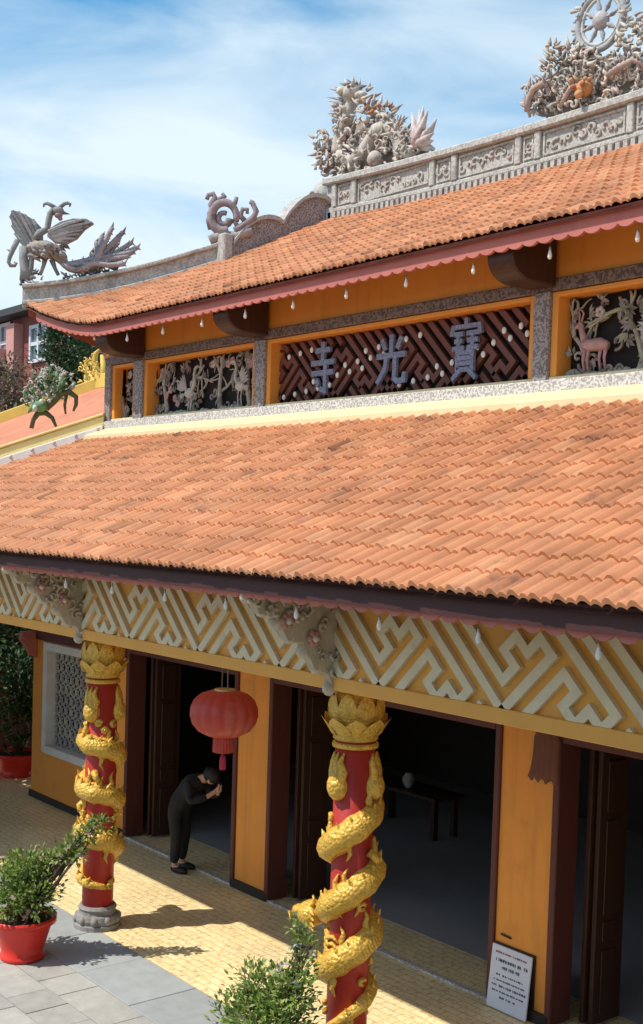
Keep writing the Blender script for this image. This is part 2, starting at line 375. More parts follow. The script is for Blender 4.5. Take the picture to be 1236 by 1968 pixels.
lower_roof = obj('lower_roof', MB().add(
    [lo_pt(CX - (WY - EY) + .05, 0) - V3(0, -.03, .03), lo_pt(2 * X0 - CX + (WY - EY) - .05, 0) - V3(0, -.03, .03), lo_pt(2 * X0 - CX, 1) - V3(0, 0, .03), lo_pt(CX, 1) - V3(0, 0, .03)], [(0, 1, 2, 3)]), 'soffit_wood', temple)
n_l = (lo_pt(0, 1) - lo_pt(0, 0)).normalized(); nrm_l = V3(1, 0, 0).cross(n_l); SL = (lo_pt(0, 1) - lo_pt(0, 0)).length
field = MB(); cand = []
rows_n = int(SL / TE) + 1
for j in range(rows_n):
    for i in range(int(18.6 / TW)):
        X = -18.62 + i * TW; s = j * TE; Y = EY + (WY - EY) * s / SL; hx = CX - (WY - Y)
        if X < hx - .05 or X > 2 * X0 - hx - .1 or s > SL - .22: continue
        cand.append((X, s, j))
def vis_size(X, s):
    p = lo_pt(X, s / SL); c = ROT.T @ (np.array(p) - CAM); u = PX + F * c[0] / -c[2]
    return (1 / -c[2]) if -20 < u < 1250 else 0
cand.sort(key=lambda q: -vis_size(q[0], q[1]))
var_me = []
for k in range(8):
    b = MB(); b.col = tint(); add_tile(b, lambda u, s, h: V3(u, s, h)); me = b.mesh('roof_tile', True, fix=False); me.materials.append(MATS['clay_tile']); var_me.append(me)
pitch_l = math.atan2(WZ - EZ, WY - EY)
for q, (X, s, j) in enumerate(cand):
    jx, js, jh, ja = U(-.003, .003), U(-.008, .008), U(-.002, .004), U(-.012, .012)
    if q < 300:
        o = link('roof_tile', random.choice(var_me), None, lower_roof)
        o.location = lo_pt(X + jx, (s + js) / SL) + nrm_l * jh; o.rotation_euler = (pitch_l, 0, ja)
    else:
        field.col = tint(); ba = lo_pt(X + jx, (s + js) / SL) + nrm_l * jh
        add_tile(field, lambda u, t, h: ba + V3(1, 0, 0) * (u - ja * t) + n_l * (t + ja * u * .5) + nrm_l * h)
obj('roof_tile_field', field, 'clay_tile', lower_roof, True, fix=False, kind='stuff')
# left and right slopes of the lower roof (behind the hips)
for sgn in (-1, 1):
    sm = MB(); cx = CX if sgn < 0 else 2 * X0 - CX
    for j in range(rows_n):
        t = j * TE / SL; d = (WY - EY) * (1 - t); y0 = WY - d; y1 = 14.7 + d; yy = y0
        while yy < y1:
            sm.col = tint(); ba = V3(cx + sgn * d, yy, EZ + (WZ - EZ) * t)
            ns_ = V3(-sgn * (WY - EY), 0, WZ - EZ).normalized(); nn_ = V3(sgn * (WZ - EZ), 0, WY - EY).normalized()
            add_tile(sm, lambda u, s, h: ba + V3(0, u, 0) + ns_ * s + nn_ * h); yy += TW
    e = WY - EY
    sm.add([(cx + sgn * e, EY, EZ - .03), (cx, WY, WZ - .03), (cx, 14.7, WZ - .03), (cx + sgn * e, 14.7 + e, EZ - .03)], [(0, 1, 2, 3)])
    obj('side_roof_slope', sm, 'clay_tile', lower_roof, True, fix=False, kind='stuff')
# ---- upper roof
def sheet(fn, xs, ts): return MB().grid([[fn(x, t) for x in xs] for t in ts])
upr = MB()
ts = [i / 16 for i in range(17)]
rows_ = []
for t in ts:
    Y = UEY + (RY - UEY) * t; a = hipX_up(Y) ; b = 2 * X0 - a
    rows_.append([up_pt(a + (b - a) * k / 40, t) - V3(0, 0, .03) for k in range(41)])
upr.grid(rows_)
upr.grid([[(p.x, 2 * RY - p.y, p.z) for p in r] for r in rows_])
upper_roof = obj('upper_roof', upr, 'soffit_wood', temple)
field = MB(); SLU = math.hypot(RY - UEY, zr(X0) - UEZ); jn = int(SLU / TE) + 1
for j in range(jn):
    for i in range(int(14.0 / TW)):
        X = -16.3 + i * TW; t = j * TE / SLU; Y = UEY + (RY - UEY) * t; hx = hipX_up(Y)
        if X < hx - .06 or X > 2 * X0 - hx - .1 or t > .985: continue
        field.col = tint(); jh, ja, js = U(-.002, .004), U(-.012, .012), U(-.008, .008)
        def fn(u, s, h, X=X, t=t):
            tt = t + (s + js) / SLU; return up_pt(X + u - ja * s, tt) + V3(0, -.46, .89) * (h + jh)
        add_tile(field, fn)
obj('roof_tile_field', field, 'clay_tile', upper_roof, True, fix=False, kind='stuff')
for sgn in (-1, 1):                            # side slopes and gables of the upper roof
    sm = MB(); f = lambda X: X if sgn < 0 else 2 * X0 - X
    rws = []
    for t in [i / 8 for i in range(9)]:
        r_ = []
        for k in range(21):
            q = k / 20; X = UCX + (KX - UCX) * t
            ya = UEY + (KY - UEY) * t; yb = 2 * RY - ya; Y = ya + (yb - ya) * q
            zc = up_pt(UCX + (KX - UCX) * t, (ya - UEY) / (RY - UEY)).z; ed = abs(2 * q - 1)
            z = (zc - lift(X, ya)) + lift(X, ya) * max(0, ed * 1.6 - .6) ** 1.6
            r_.append((f(X), Y, z))
        rws.append(r_)
    sm.col = (.55, .21, .12); sm.grid(rws)
    obj('side_roof_slope', sm, 'clay_tile', upper_roof, True)
    gb = MB(); a = up_pt(KX, (KY - UEY) / (RY - UEY)); pk = up_pt(-14.25, 1)
    gb.add([(f(KX) - sgn * .1, KY, a.z - .1), (f(KX) - sgn * .1, 2 * RY - KY, a.z - .1), (f(-14.25) - sgn * .12, RY, pk.z - .05)], [(0, 1, 2)])
    obj('gable_wall', gb, 'cream_plaster', temple)

# ---- eave boards with scalloped lower edge
def eave_board(name, xs, fpt, h, sc, thick, parent, m):
    """fpt(x) -> (y, ztop) ; vertical board of height h with scallops of depth sc"""
    b = MB(); A = [[], [], [], []]; n = len(xs)
    for i, x in enumerate(xs):
        y, z = fpt(x); ph = (i % 8) / 8; bot = z - h - sc * (math.sin(math.pi * ph) ** .7 if ph else 0)
        A[0].append((x, y, z)); A[1].append((x, y, bot)); A[2].append((x, y + thick, bot)); A[3].append((x, y + thick, z))
    b.grid([A[0], A[1], A[2], A[3], A[0]])
    return obj(name, b, m, parent)
xs = [-18.45 + i * (TW / 8) for i in range(int(18.1 / (TW / 8)))]
obj('eave_shade_board', MB().box(-18.45, -.3, EY + .075, EY + .104, EZ - .135, EZ + .012), 'eave_shade_paint', temple)  # board above the scallops; its near-black colour stands for the tile overhang's shadow
eave_board('eave_board', xs, lambda x: (EY + .105, EZ + .01), .145, .045, .03, temple, 'fascia_paint')
xs = [-16.12 + i * (TW / 8) for i in range(int(13.5 / (TW / 8)))]
eave_board('eave_board', xs, lambda x: (UEY + .05, UEZ + .015 + lift(x, UEY)), .14, .032, .03, temple, 'fascia_paint')
for sgn in (-1, 1):                            # boards round the corner
    ys = [i * .04 for i in range(200)]
    b = MB(); x = (UCX + .05) if sgn < 0 else 2 * X0 - UCX - .05; A = [[], []]
    for yv in ys:
        Y = UEY + .06 + yv; ed = abs(2 * yv / (2 * (RY - UEY)) - 1); l_ = .52 * max(0, ed * 1.6 - .6) ** 1.6
        A[0].append((x, Y, UEZ + .01 + l_)); A[1].append((x, Y, UEZ - .16 + l_))
    b.grid(A); obj('eave_board', b, 'fascia_paint', temple)
    x = (CX - 3.2) if sgn < 0 else 2 * X0 - CX + 3.2
    obj('eave_board', MB().box(x - .015, x + .015, EY + .14, 17.9, EZ - .18, EZ + .0), 'fascia_paint', temple)
# soffits
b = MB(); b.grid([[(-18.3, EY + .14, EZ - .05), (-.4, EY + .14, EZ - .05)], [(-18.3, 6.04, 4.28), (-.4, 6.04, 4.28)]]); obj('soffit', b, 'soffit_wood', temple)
b = MB()
nx = 60
A = [[], []]
for k in range(nx + 1):
    x = UCX + .06 + (2 * (X0 - UCX) - .12) * k / nx
    A[0].append((x, UEY + .085, UEZ - .02 + lift(x, UEY))); A[1].append((x, 8.34, 7.28 + lift(x, 8.34) * .6))
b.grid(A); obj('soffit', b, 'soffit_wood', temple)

# ---- clerestory wall
CW = 2 * X0 - CX
posts = [(-15.25, -15.10), (-14.45, -14.22), (-11.63, -11.42), (-7.31, -7.13), (-4.52, -4.29), (-3.64, -3.49)]
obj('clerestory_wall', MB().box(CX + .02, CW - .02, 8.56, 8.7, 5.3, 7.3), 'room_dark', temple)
for sx_ in (CX + .01, CW - .13): obj('clerestory_wall', MB().box(sx_, sx_ + .12, 8.36, 14.7, 5.3, 7.4), 'yellow_plaster', temple)
obj('clerestory_wall', MB().box(CX, CW, 14.6, 14.72, 5.3, 7.4), 'yellow_plaster', temple)
obj('window_sill', MB().box(CX - .02, CW + .02, 8.235, 8.56, 5.665, 5.785), 'sill_granite', temple, bevel=.008)
obj('roof_flashing', MB().add([(CX - .04, 7.98, 5.565), (CW + .04, 7.98, 5.565), (CW + .04, 8.232, 5.68), (CX - .04, 8.232, 5.68), (CX - .04, 8.232, 5.4), (CW + .04, 8.232, 5.4), (CX - .04, 7.98, 5.4), (CW + .04, 7.98, 5.4)],
    [(0, 1, 2, 3), (0, 6, 7, 1), (3, 2, 5, 4), (0, 3, 4, 6), (1, 7, 5, 2)]), 'cream_plaster', temple)
obj('lintel', MB().box(CX - .01, CW + .01, 8.285, 8.56, 6.575, 6.685), 'lintel_granite', temple, bevel=.006)
obj('frieze_band', MB().box(CX + .01, CW - .01, 8.32, 8.56, 6.685, 7.34), 'orange_paint', temple)
for a, c in posts: obj('window_post', MB().box(a, c, 8.27, 8.56, 5.785, 6.575), 'post_granite', temple, bevel=.008)
# brackets carrying the upper eave
def eave_bracket(x, y0, z0, y1, z1, m, hw):
    poly = []
    poly.append((y0, z0 - .03)); ym = y0 + (y1 - y0) * .55
    for k in range(9):
        a = math.pi / 2 * k / 8; poly.append((ym + (y1 - ym) * math.sin(a), z0 - .03 + (z1 + .03 - z0) * (1 - math.cos(a))))
    poly += [(y1, z1 + .10), (y0, z1 + .10 + (y0 - y1) * .25)]
    b = MB().prism(poly, (x - hw, 0, 0), (0, 1, 0), (0, 0, 1), (1, 0, 0), 2 * hw); o = obj('eave_bracket', b, m, temple, bevel=.015)
    return o
for a, c in posts[1:5]:
    eave_bracket((a + c) / 2, 8.29, 6.64, 7.70, 6.80, 'dark_wood', .15)

# ---- carved window panels
PAL = [(.36, .32, .26), (.32, .27, .23), (.40, .35, .25), (.28, .26, .24), (.34, .24, .21), (.42, .38, .32)]
def arc(cx, cz, r, a0, a1, n=10, k=0.0): return [(cx + (r * (1 - k * i / n)) * math.cos(a0 + (a1 - a0) * i / n), cz + (r * (1 - k * i / n)) * math.sin(a0 + (a1 - a0) * i / n)) for i in range(n + 1)]
WP = 8.47
def to3(pts, y=WP, dy=0.0): return [(p[0], y + dy, p[1]) for p in pts]
def window(a, c):
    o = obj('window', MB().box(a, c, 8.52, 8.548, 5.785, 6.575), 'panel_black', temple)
    z0, z1, t = 5.79, 6.57, .075
    for nm, bx in (('frame', (a + .002, a + t, 8.31, 8.515, z0 + .03, z1)), ('frame', (c - t, c - .002, 8.31, 8.515, z0 + .03, z1)), ('frame', (a + t, c - t, 8.31, 8.515, z1 - .045, z1 - .002))):
        obj(nm, MB().box(*bx), 'orange_paint', o, bevel=.005)
    obj('frame', MB().box(a + .002, c - .002, 8.30, 8.515, z0 - .003, z0 + .028), 'cream_plaster', o, bevel=.004)
    return o, a + t, c - t, z0 + .03, z1 - .05
def branch(mb, p, ang, ln, r, dep):
    pts = [p]; x, z = p
    for i in range(6):
        ang += U(-.35, .35); x += math.cos(ang) * ln / 6; z += math.sin(ang) * ln / 6; pts.append((x, z))
    mb.tube(to3(pts, WP, U(-.03, .02)), [r * (1 - .1 * i) for i in range(7)], 6)
    if dep:
        for i in (2, 4, 5): branch(mb, pts[i], ang + random.choice((-1, 1)) * U(.5, 1.1), ln * .6, r * .6, dep - 1)
    return pts
def carve(o, a, c, z0, z1, seed, crane=True, red=False):
    random.seed(seed); w_ = c - a
    br = MB(); lf = MB(); bl = MB()
    n = max(2, int(w_ / .55))
    for i in range(n):
        x = a + w_ * (i + .5) / n + U(-.1, .1); br.col = random.choice(PAL)
        p = branch(br, (x, z0), U(1.0, 2.1), U(.55, .75), .036, 2)
    for i in range(int(w_ * 34)):
        x, z = U(a + .04, c - .04), U(z0 + .02, z1 - .02); lf.col = random.choice(PAL); k = U(.6, 1.0); ang = U(0, 6.28)
        lf.col = tuple(v * k for v in lf.col)
        if R() < .5:
            for q in range(5):
                an = ang + q * .5; lf.leaf((x, WP - U(0, .05), z), V3(math.cos(an), -.25, math.sin(an)), V3(0, -1, 0), U(.07, .13), U(.025, .045))
        else: lf.tube(to3(arc(x, z, U(.03, .07), ang, ang + 5.5, 9, .75), WP, U(-.04, .01)), U(.012, .02), 5)
    for i in range(int(w_ * 5)):
        x, z = U(a + .08, c - .08), U(z0 + .06, z1 - .08); bl.col = random.choice([(.50, .26, .24), (.52, .34, .33), (.5, .44, .40)])
        for q in range(5):
            an = q * 1.257; bl.ball((x + .03 * math.cos(an), WP - .035, z + .03 * math.sin(an)), (.026, .014, .026), 6, 4)
    gr = MB(); gr.col = (.46, .43, .36)
    x = a
    while x < c: gr.ball((x + .04, WP + .0, z0 - .005), (.07, .04, U(.03, .085)), 8, 5); x += .085
    fx = lambda m: setattr(m, 'v', [(min(max(p[0], a + .004), c - .004), min(p[1], 8.515), min(max(p[2], z0 - .0), z1 - .003)) for p in m.v])
    for m in (br, lf, bl, gr): fx(m)
    obj('carved_branch', br, 'carving', o, True); obj('carved_foliage', lf, 'carving', o); obj('carved_blossom', bl, 'carving', o, True); obj('carved_rock', gr, 'carving', o, True)
def crane(o, x, z, s, f=1):
    b = MB(); b.col = (.52, .48, .42); P = lambda u, v, d=-.05: (x + u * s * f, WP + d, z + v * s)
    b.ball(P(0, .35), (.16 * s, .05, .11 * s), 10, 6)
    b.tube([P(.10, .40), P(.20, .55), P(.16, .72), P(.22, .86), P(.30, .88)], [.05 * s, .035 * s, .03 * s, .032 * s, .038 * s], 6)
    b.cone(P(.31, .88), P(.46, .84), .022 * s)
    for q in (-.05, .06): b.tube([P(q, .28), P(q + .03, .12), P(q - .01, -.05)], .015 * s, 5)
    b.col = (.45, .40, .38)
    for k in range(6): b.leaf(P(-.05, .42, -.07), V3(-f * (.9 - .12 * k), -.1, .1 + .2 * k), V3(0, -1, 0), .36 * s, .10 * s)
    for k in range(4): b.leaf(P(-.12, .33, -.06), V3(-f, -.1, -.5 + .15 * k), V3(0, -1, 0), .22 * s, .06 * s)
    obj('carved_crane', b, 'carving', o, True)
def deer(o, x, z, s, f=1):
    b = MB(); b.col = (.50, .27, .25); P = lambda u, v, d=-.05: (x + u * s * f, WP + d, z + v * s)
    b.tube([P(-.25, .36), P(-.1, .40), P(.1, .40), P(.22, .44)], [.07 * s, .11 * s, .10 * s, .08 * s], 8)
    b.tube([P(.2, .46), P(.27, .62), P(.30, .74)], [.07 * s, .05 * s, .05 * s], 7); b.tube([P(.27, .76), P(.42, .70)], [.055 * s, .025 * s], 6)
    for q in (-.22, -.12, .12, .20): b.tube([P(q, .36), P(q + .03, .18), P(q, 0)], [.04 * s, .025 * s, .02 * s], 5)
    for q in (0, .08): b.tube([P(.29 + q * .5, .78), P(.25 + q, .92), P(.33 + q, 1.02)], .016 * s, 5)
    obj('carved_deer', b, 'carving', o, True)
wins = [(-15.10, -14.45), (-14.22, -11.63), (-11.42, -7.31), (-7.13, -4.52), (-4.29, -3.64)]
wo_ = [window(*q) for q in wins]
for k, sd in ((0, 11), (1, 12), (3, 21), (4, 14)): carve(*wo_[k], sd)
crane(wo_[1][0], -13.25, 5.86, .62); crane(wo_[1][0], -12.1, 5.88, .6, -1); deer(wo_[3][0], -6.72, 5.86, .55, -1); crane(wo_[3][0], -6.0, 5.86, .66, 1)
random.seed(5)
# central panel: diagonal fret lattice, studs and three characters
FRET = [[(-9, 0), (0, 0), (0, 1), (-1, 1), (-1, 2), (0, 2), (0, 3), (1, 3), (1, -4)],
        [(-4, -12), (-4, -3), (-3, -3), (-3, -4), (-2, -4), (-2, -3), (-1, -3), (-1, -2), (-9, -2)],
        [(-9, -1), (5, -1)], [(0, -8), (0, -2), (6, -2)]]
def clip_mesh(me, planes):
    bm = bmesh.new(); bm.from_mesh(me)
    for co, no in planes:
        r = bmesh.ops.bisect_plane(bm, geom=bm.verts[:] + bm.edges[:] + bm.faces[:], plane_co=co, plane_no=no, clear_outer=True)
        ed = [e for e in r['geom_cut'] if isinstance(e, bmesh.types.BMEdge)]
        if ed: bmesh.ops.edgeloop_fill(bm, edges=ed)
    ok = len(bm.faces) > 0; bm.to_mesh(me); bm.free(); return ok
EXTRA = [[(-9, 1), (-2, 1)], [(-9, 2), (-2, 2)], [(-9, 3), (-1, 3)], [(3, 1), (9, 1)], [(3, 0), (9, 0)], [(4, 1.9), (9, 1.9)]]
def fret(parent, name, m, xa, xb, za, zb, y, t, xo, zo, u, wd, extra=()):
    k0 = int((xa - xo) / (6 * u * 1.4142)) - 3; k1 = int((xb - xo) / (6 * u * 1.4142)) + 3; c = u / math.sqrt(2)
    for k in range(k0, k1 + 1):
        for pl in FRET + list(extra):
            pts = [(xo + (p + 6 * k + q + 6 * k) * c, zo + (q - p) * c) for p, q in pl]
            b = MB().ribbon(pts, wd, (0, y, 0), (1, 0, 0), (0, 0, 1), (0, -1, 0), t)
            me = b.mesh(name)
            if clip_mesh(me, [((xa, 0, 0), (-1, 0, 0)), ((xb, 0, 0), (1, 0, 0)), ((0, 0, za), (0, 0, -1)), ((0, 0, zb), (0, 0, 1))]) and len(me.vertices) > 5:
                link(name, me, m, parent)
            else: bpy.data.meshes.remove(me)
o, a, c, z0, z1 = wo_[2]
lat = MB()
fret(o, 'lattice_bar', 'lattice_wood', a, c, z0, z1, 8.49, .05, -9.4, 6.10, .115, .060, EXTRA)
st = MB().ball((0, 0, 0), (.028, .018, .034), 8, 5).mesh('stud', True); st.materials.append(MATS['bulb_white'])
for i in range(38):
    s_ = link('stud', st, None, o); s_.location = (a + .12 + (c - a - .2) * ((i * .381966) % 1), 8.43, z0 + .08 + (z1 - z0 - .16) * ((i * .7548777) % 1))
CH = {0: [[(.5, 1), (.5, .55)], [(.2, .84), (.8, .84)], [(.02, .60), (.98, .60)], [(.05, .40), (.95, .40)], [(.62, .55), (.62, .04), (.42, .10)], [(.25, .28), (.36, .16)]],
      1: [[(.5, 1), (.5, .58)], [(.18, .92), (.30, .70)], [(.84, .94), (.70, .70)], [(.02, .58), (.98, .58)], [(.36, .58), (.30, .30), (.05, .03)], [(.64, .58), (.64, .12), (.72, .05), (.95, .06), (.97, .22)]],
      2: [[(.5, 1.02), (.5, .88)], [(.04, .74), (.08, .88), (.92, .88), (.96, .74)], [(.12, .76), (.42, .76)], [(.14, .64), (.40, .64)], [(.08, .52), (.46, .52)], [(.27, .76), (.27, .52)],
          [(.54, .76), (.92, .76)], [(.56, .64), (.90, .64)], [(.56, .52), (.92, .52)], [(.73, .78), (.73, .52)], [(.26, .16), (.26, .44), (.74, .44), (.74, .16), (.26, .16)], [(.26, .35), (.74, .35)], [(.26, .26), (.74, .26)],
          [(.38, .16), (.12, 0)], [(.62, .16), (.88, 0)]]}
for q, (u0, u1, v0, v1) in enumerate(((600, 650, 651, 756), (726, 788, 637, 738), (868, 933, 606, 728))):
    pa = onY(u0, (v0 + v1) / 2, 8.42); pb = onY(u1, (v0 + v1) / 2, 8.42); pt = onY((u0 + u1) / 2, v0, 8.42); pc = onY((u0 + u1) / 2, v1, 8.42)
    b = MB(); W_, H_ = (pb[0] - pa[0]) * .92, (pt[2] - pc[2]) * .94
    for s_ in CH[q]: b.ribbon([(p[0] * W_, p[1] * H_) for p in s_], .058 if q < 2 else .046, (pa[0], 8.432 - .0011 * CH[q].index(s_), pc[2]), (1, 0, 0), (0, 0, 1), (0, -1, 0), .035)
    obj('character', b, 'char_granite', o)

# ---- porch beam with diagonal fret relief
beam = obj('porch_beam', MB().box(-18.2, -.5, 6.02, 6.45, 3.14, 4.27), 'amber_paint', temple)
obj('beam_strip', MB().box(-18.2, -.5, 5.985, 6.018, 3.14, 3.25), 'amber_paint', beam, bevel=.006)
fret(beam, 'fret_rib', 'fret_paint', -14.6, -3.2, 3.253, 3.98, 6.019, .040, -5.43, 3.44, .1465, .068)
obj('porch_ceiling', MB().box(-18.3, -.5, 6.45, 8.3, 3.42, 3.50), 'ceiling_paint', temple)
COLX = [-15.65, -11.45, -7.25, -3.05]
def column_bracket(x):
    b = MB(); Yb, Yo = 6.0, 5.18
    def S(t): return (Yb + (Yo - Yb) * t, 3.12 + .74 * t ** .8)
    poly = [(6.0, 3.90), (6.0, 3.10)] + [(S(t)[0], S(t)[1] + .05 * math.sin(t * 19)) for t in [i / 12 for i in range(13)]] + [(Yo, 3.92)]
    o = obj('porch_bracket', MB().prism(poly, (x - .045, 0, 0), (0, 1, 0), (0, 0, 1), (1, 0, 0), .09), 'stone_carved', temple)
    for sd in (-1, 1):
        cv = MB()
        for i in range(26):
            t = R(); yy, zz = S(t); zc = U(zz + .04, 3.88) if zz < 3.8 else zz + .04; cv.col = random.choice([(.52, .45, .34), (.56, .48, .36), (.46, .36, .28), (.50, .45, .38)])
            a0 = U(0, 6.3); pts = [(x + sd * (.05 + U(0, .02)), yy + p[0], zc + p[1]) for p in arc(0, 0, U(.03, .07), a0, a0 + 5.2, 9, .7)]
            cv.tube(pts, U(.012, .02), 5)
        for (t, dz) in ((.30, .16), (.62, .08)):
            yy, zz = S(t); cv.col = (.50, .24, .20)
            for q in range(6): cv.ball((x + sd * .07, yy + .04 * math.cos(q * 1.047), zz + dz + .04 * math.sin(q * 1.047)), (.02, .03, .03), 6, 4)
            cv.col = (.60, .56, .50); cv.ball((x + sd * .085, yy, zz + dz), .03, 6, 4)
        obj('scroll_carving', cv, 'carving', o, True, kind='stuff')
    pz = MB(); pz.col = (.52, .46, .36)
    for k in range(7):
        t = k / 6; yy, zz = S(t); pz.ball((x, yy - .02, zz + .03), (.05, .07, .06), 8, 5)
    obj('scroll_spine', pz, 'carving', o, True, kind='stuff')
for x in COLX: column_bracket(x)

# ---- ground-floor wall
openings = [(-14.45, -11.76), (-11.13, -7.50), (-6.87, -4.29)]
for a, c in ((-11.76, -11.13), (-7.50, -6.87)):
    obj('wall_pillar', MB().box(a, c, 8.3, 8.52, 0, 2.66), 'orange_paint', temple)
    obj('skirting', MB().box(a - .05, c + .05, 8.262, 8.298, .0, .105), 'black_trim', temple, bevel=.004)
obj('wall_header', MB().box(-17.4, -1.35, 8.302, 8.52, 2.662, 5.62), 'orange_paint', temple)
for a, c in ((-17.4, -14.45), (-4.29, -1.35)):
    wa, wc = a + .42, c - .35
    b = MB().box(a, wa, 8.3, 8.52, 0, 2.66).box(wc, c, 8.3, 8.52, 0, 2.66).box(wa, wc, 8.3, 8.52, 0, .80).box(wa, wc, 8.3, 8.52, 2.45, 2.66)
    o = obj('wall', b, 'orange_paint', temple)
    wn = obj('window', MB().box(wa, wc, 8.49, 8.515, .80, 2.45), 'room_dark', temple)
    t = .09
    for bx in ((wa - .03, wa + t, 8.27, 8.488, .77, 2.48), (wc - t, wc + .03, 8.27, 8.488, .77, 2.48), (wa + t, wc - t, 8.27, 8.488, 2.45 - t, 2.48), (wa + t, wc - t, 8.25, 8.488, .77, .80 + t)):
        obj('frame', MB().box(*bx), 'white_plaster', wn, bevel=.006)
    lt = MB(); random.seed(3)
    nx_, nz_ = int((wc - wa - 2 * t) / .16), int((1.65 - 2 * t) / .16)
    for i in range(nx_):
        for j in range(nz_):
            cx, cz = wa + t + (i + .5) * (wc - wa - 2 * t) / nx_, .80 + t + (j + .5) * (1.65 - 2 * t) / nz_
            lt.col = random.choice([(.42, .40, .38), (.36, .33, .34), (.46, .43, .38)])
            lt.tube([(p[0], 8.44, p[1]) for p in arc(cx, cz, .078, 0, 6.283, 12)], .017, 5, False)
            for q in range(4):
                an = q * 1.571 + .785; lt.leaf((cx, 8.43, cz), V3(math.cos(an), -.1, math.sin(an)), V3(0, -1, 0), .07, .04)
    obj('window_lattice', lt, 'carving', wn, True)
    obj('skirting', MB().box(a - .02, c + .02, 8.27, 8.298, 0, .10), 'black_trim', temple)
obj('wall_bracket', MB().prism([(8.30, 2.62), (8.05, 2.62), (8.02, 2.5), (8.12, 2.38), (8.18, 2.25), (8.30, 2.2)], (-17.38, 0, 0), (0, 1, 0), (0, 0, 1), (1, 0, 0), .12), 'fascia_paint', temple, bevel=.01)
obj('wall_trim', MB().box(-17.4, -14.45, 8.262, 8.299, 2.50, 2.66), 'maroon_wood', temple)
for sx_ in (-17.4, -1.55): obj('wall', MB().box(sx_, sx_ + .2, 8.522, 14.8, 0, 5.3), 'orange_paint', temple)
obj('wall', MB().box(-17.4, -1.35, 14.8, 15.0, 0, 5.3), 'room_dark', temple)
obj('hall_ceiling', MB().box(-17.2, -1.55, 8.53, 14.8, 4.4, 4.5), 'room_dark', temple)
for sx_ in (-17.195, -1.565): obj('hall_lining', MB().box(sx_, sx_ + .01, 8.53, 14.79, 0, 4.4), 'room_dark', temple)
for a, c in ((-11.13, -6.2),): pass
hf = obj('hall_floor', MB().box(-17.2, -1.55, 9.05, 14.8, -.3, .002), 'hall_floor', kind='structure')
obj('door_threshold', MB().box(-14.45, -4.29, 8.285, 8.345, .0, .022), 'sill_granite', temple, bevel=.004)
for a, c in openings:
    d = obj('door_frame', MB().box(a + .002, a + .075, 8.27, 8.56, .022, 2.66).box(c - .075, c - .002, 8.27, 8.56, .022, 2.66).box(a + .075, c - .075, 8.27, 8.56, 2.58, 2.66), 'maroon_wood', temple, bevel=.01)
    for k in range(2):                          # leaves folded back against the left jamb
        x = a + .16 + k * .085; y0 = 8.57 + .02 * k; wd = .40
        lf = obj('door_leaf', MB().box(x, x + .045, y0, y0 + wd, .03, 2.52), 'dark_wood', temple, bevel=.005)
        for zz in (.12, .78, 1.02, 1.96):
            z2 = {.12: .70, .78: .96, 1.02: 1.88, 1.96: 2.42}[zz]
            obj('door_panel', MB().box(x + .046, x + .058, y0 + .09, y0 + wd - .09, zz, z2), 'dark_wood', lf, bevel=.008)
    x = c - .2                                  # one leaf against the right jamb
    lf = obj('door_leaf', MB().box(x, x + .045, 8.57, 9.19, .03, 2.52), 'dark_wood', temple, bevel=.005)
    obj('door_panel', MB().box(x - .012, x - .001, 8.66, 9.1, .12, 2.4), 'maroon_wood', lf)

# ---- main ridge, hips
ridge = MB(); Ln = []
def ridge_sec(x, top, bot, hw):
    return [(x, RY - hw, bot), (x, RY - hw, top), (x, RY + hw, top), (x, RY + hw, bot)]
xs = [-14.22 + i * (9.7 / 40) for i in range(41)]
rb = MB(); rb.grid([ridge_sec(x, zr(x) + .50, zr(x) - .10, .13) for x in xs], True)
for x in (xs[0], xs[-1]): rb.add(ridge_sec(x, zr(x) + .50, zr(x) - .1, .13), [(0, 1, 2, 3)])
main_ridge = obj('main_ridge', rb, 'granite', temple)
def rail(z0, z1, hw):
    b = MB(); b.grid([ridge_sec(x, zr(x) + z1, zr(x) + z0, hw) for x in xs], True)
    for x in (xs[0], xs[-1]): b.add(ridge_sec(x, zr(x) + z1, zr(x) + z0, hw), [(0, 1, 2, 3)])
    return b
obj('coping', rail(.455, .56, .22), 'granite', main_ridge, bevel=.02)
obj('coping', rail(.04, .11, .17), 'granite', main_ridge, bevel=.015)
pos = [-14.0, -13.55, -11.92, -11.5, -10.38, -10.06]
pos = pos + [2 * X0 - p for p in pos]
for x in pos: obj('ridge_post', MB().box(x - .05, x + .05, RY - .185, RY - .12, zr(x) + .11, zr(x) + .455), 'granite', main_ridge, bevel=.012)
random.seed(9)
px_ = sorted(pos)
for a, c in zip(px_[:-1], px_[1:]):
    if c - a < .3: continue
    b = MB(); n = max(3, int((c - a) / .12))
    for i in range(n):
        x = a + .1 + (c - a - .2) * (i + .5) / n; z = zr(x) + .28 + U(-.05, .05); b.col = random.choice([(.40, .38, .35), (.45, .38, .36), (.36, .36, .32)])
        a0 = U(0, 6.3); b.tube([(p[0], RY - .14, p[1]) for p in arc(x, z, U(.04, .09), a0, a0 + 5, 9, .75)], U(.014, .024), 5)
    obj('ridge_carving', b, 'statue', main_ridge, True)
    b = MB()
    for (x0_, x1_, za, zb) in ((a + .08, c - .08, .14, .165), (a + .08, c - .08, .405, .43), (a + .08, a + .105, .165, .405), (c - .105, c - .08, .165, .405)):
        zm = zr((a + c) / 2); b.box(x0_, x1_, RY - .155, RY - .128, zm + za, zm + zb)
    obj('panel_frame', b, 'granite', main_ridge)
# dentil row along the ridge foot
b = MB()
for i in range(90):
    x = -14.2 + i * .107; z = zr(x) + .0; b.box(x, x + .06, RY - .20, RY - .11, z - .05, z + .035)
obj('ridge_moulding', b, 'granite', main_ridge, kind='stuff')
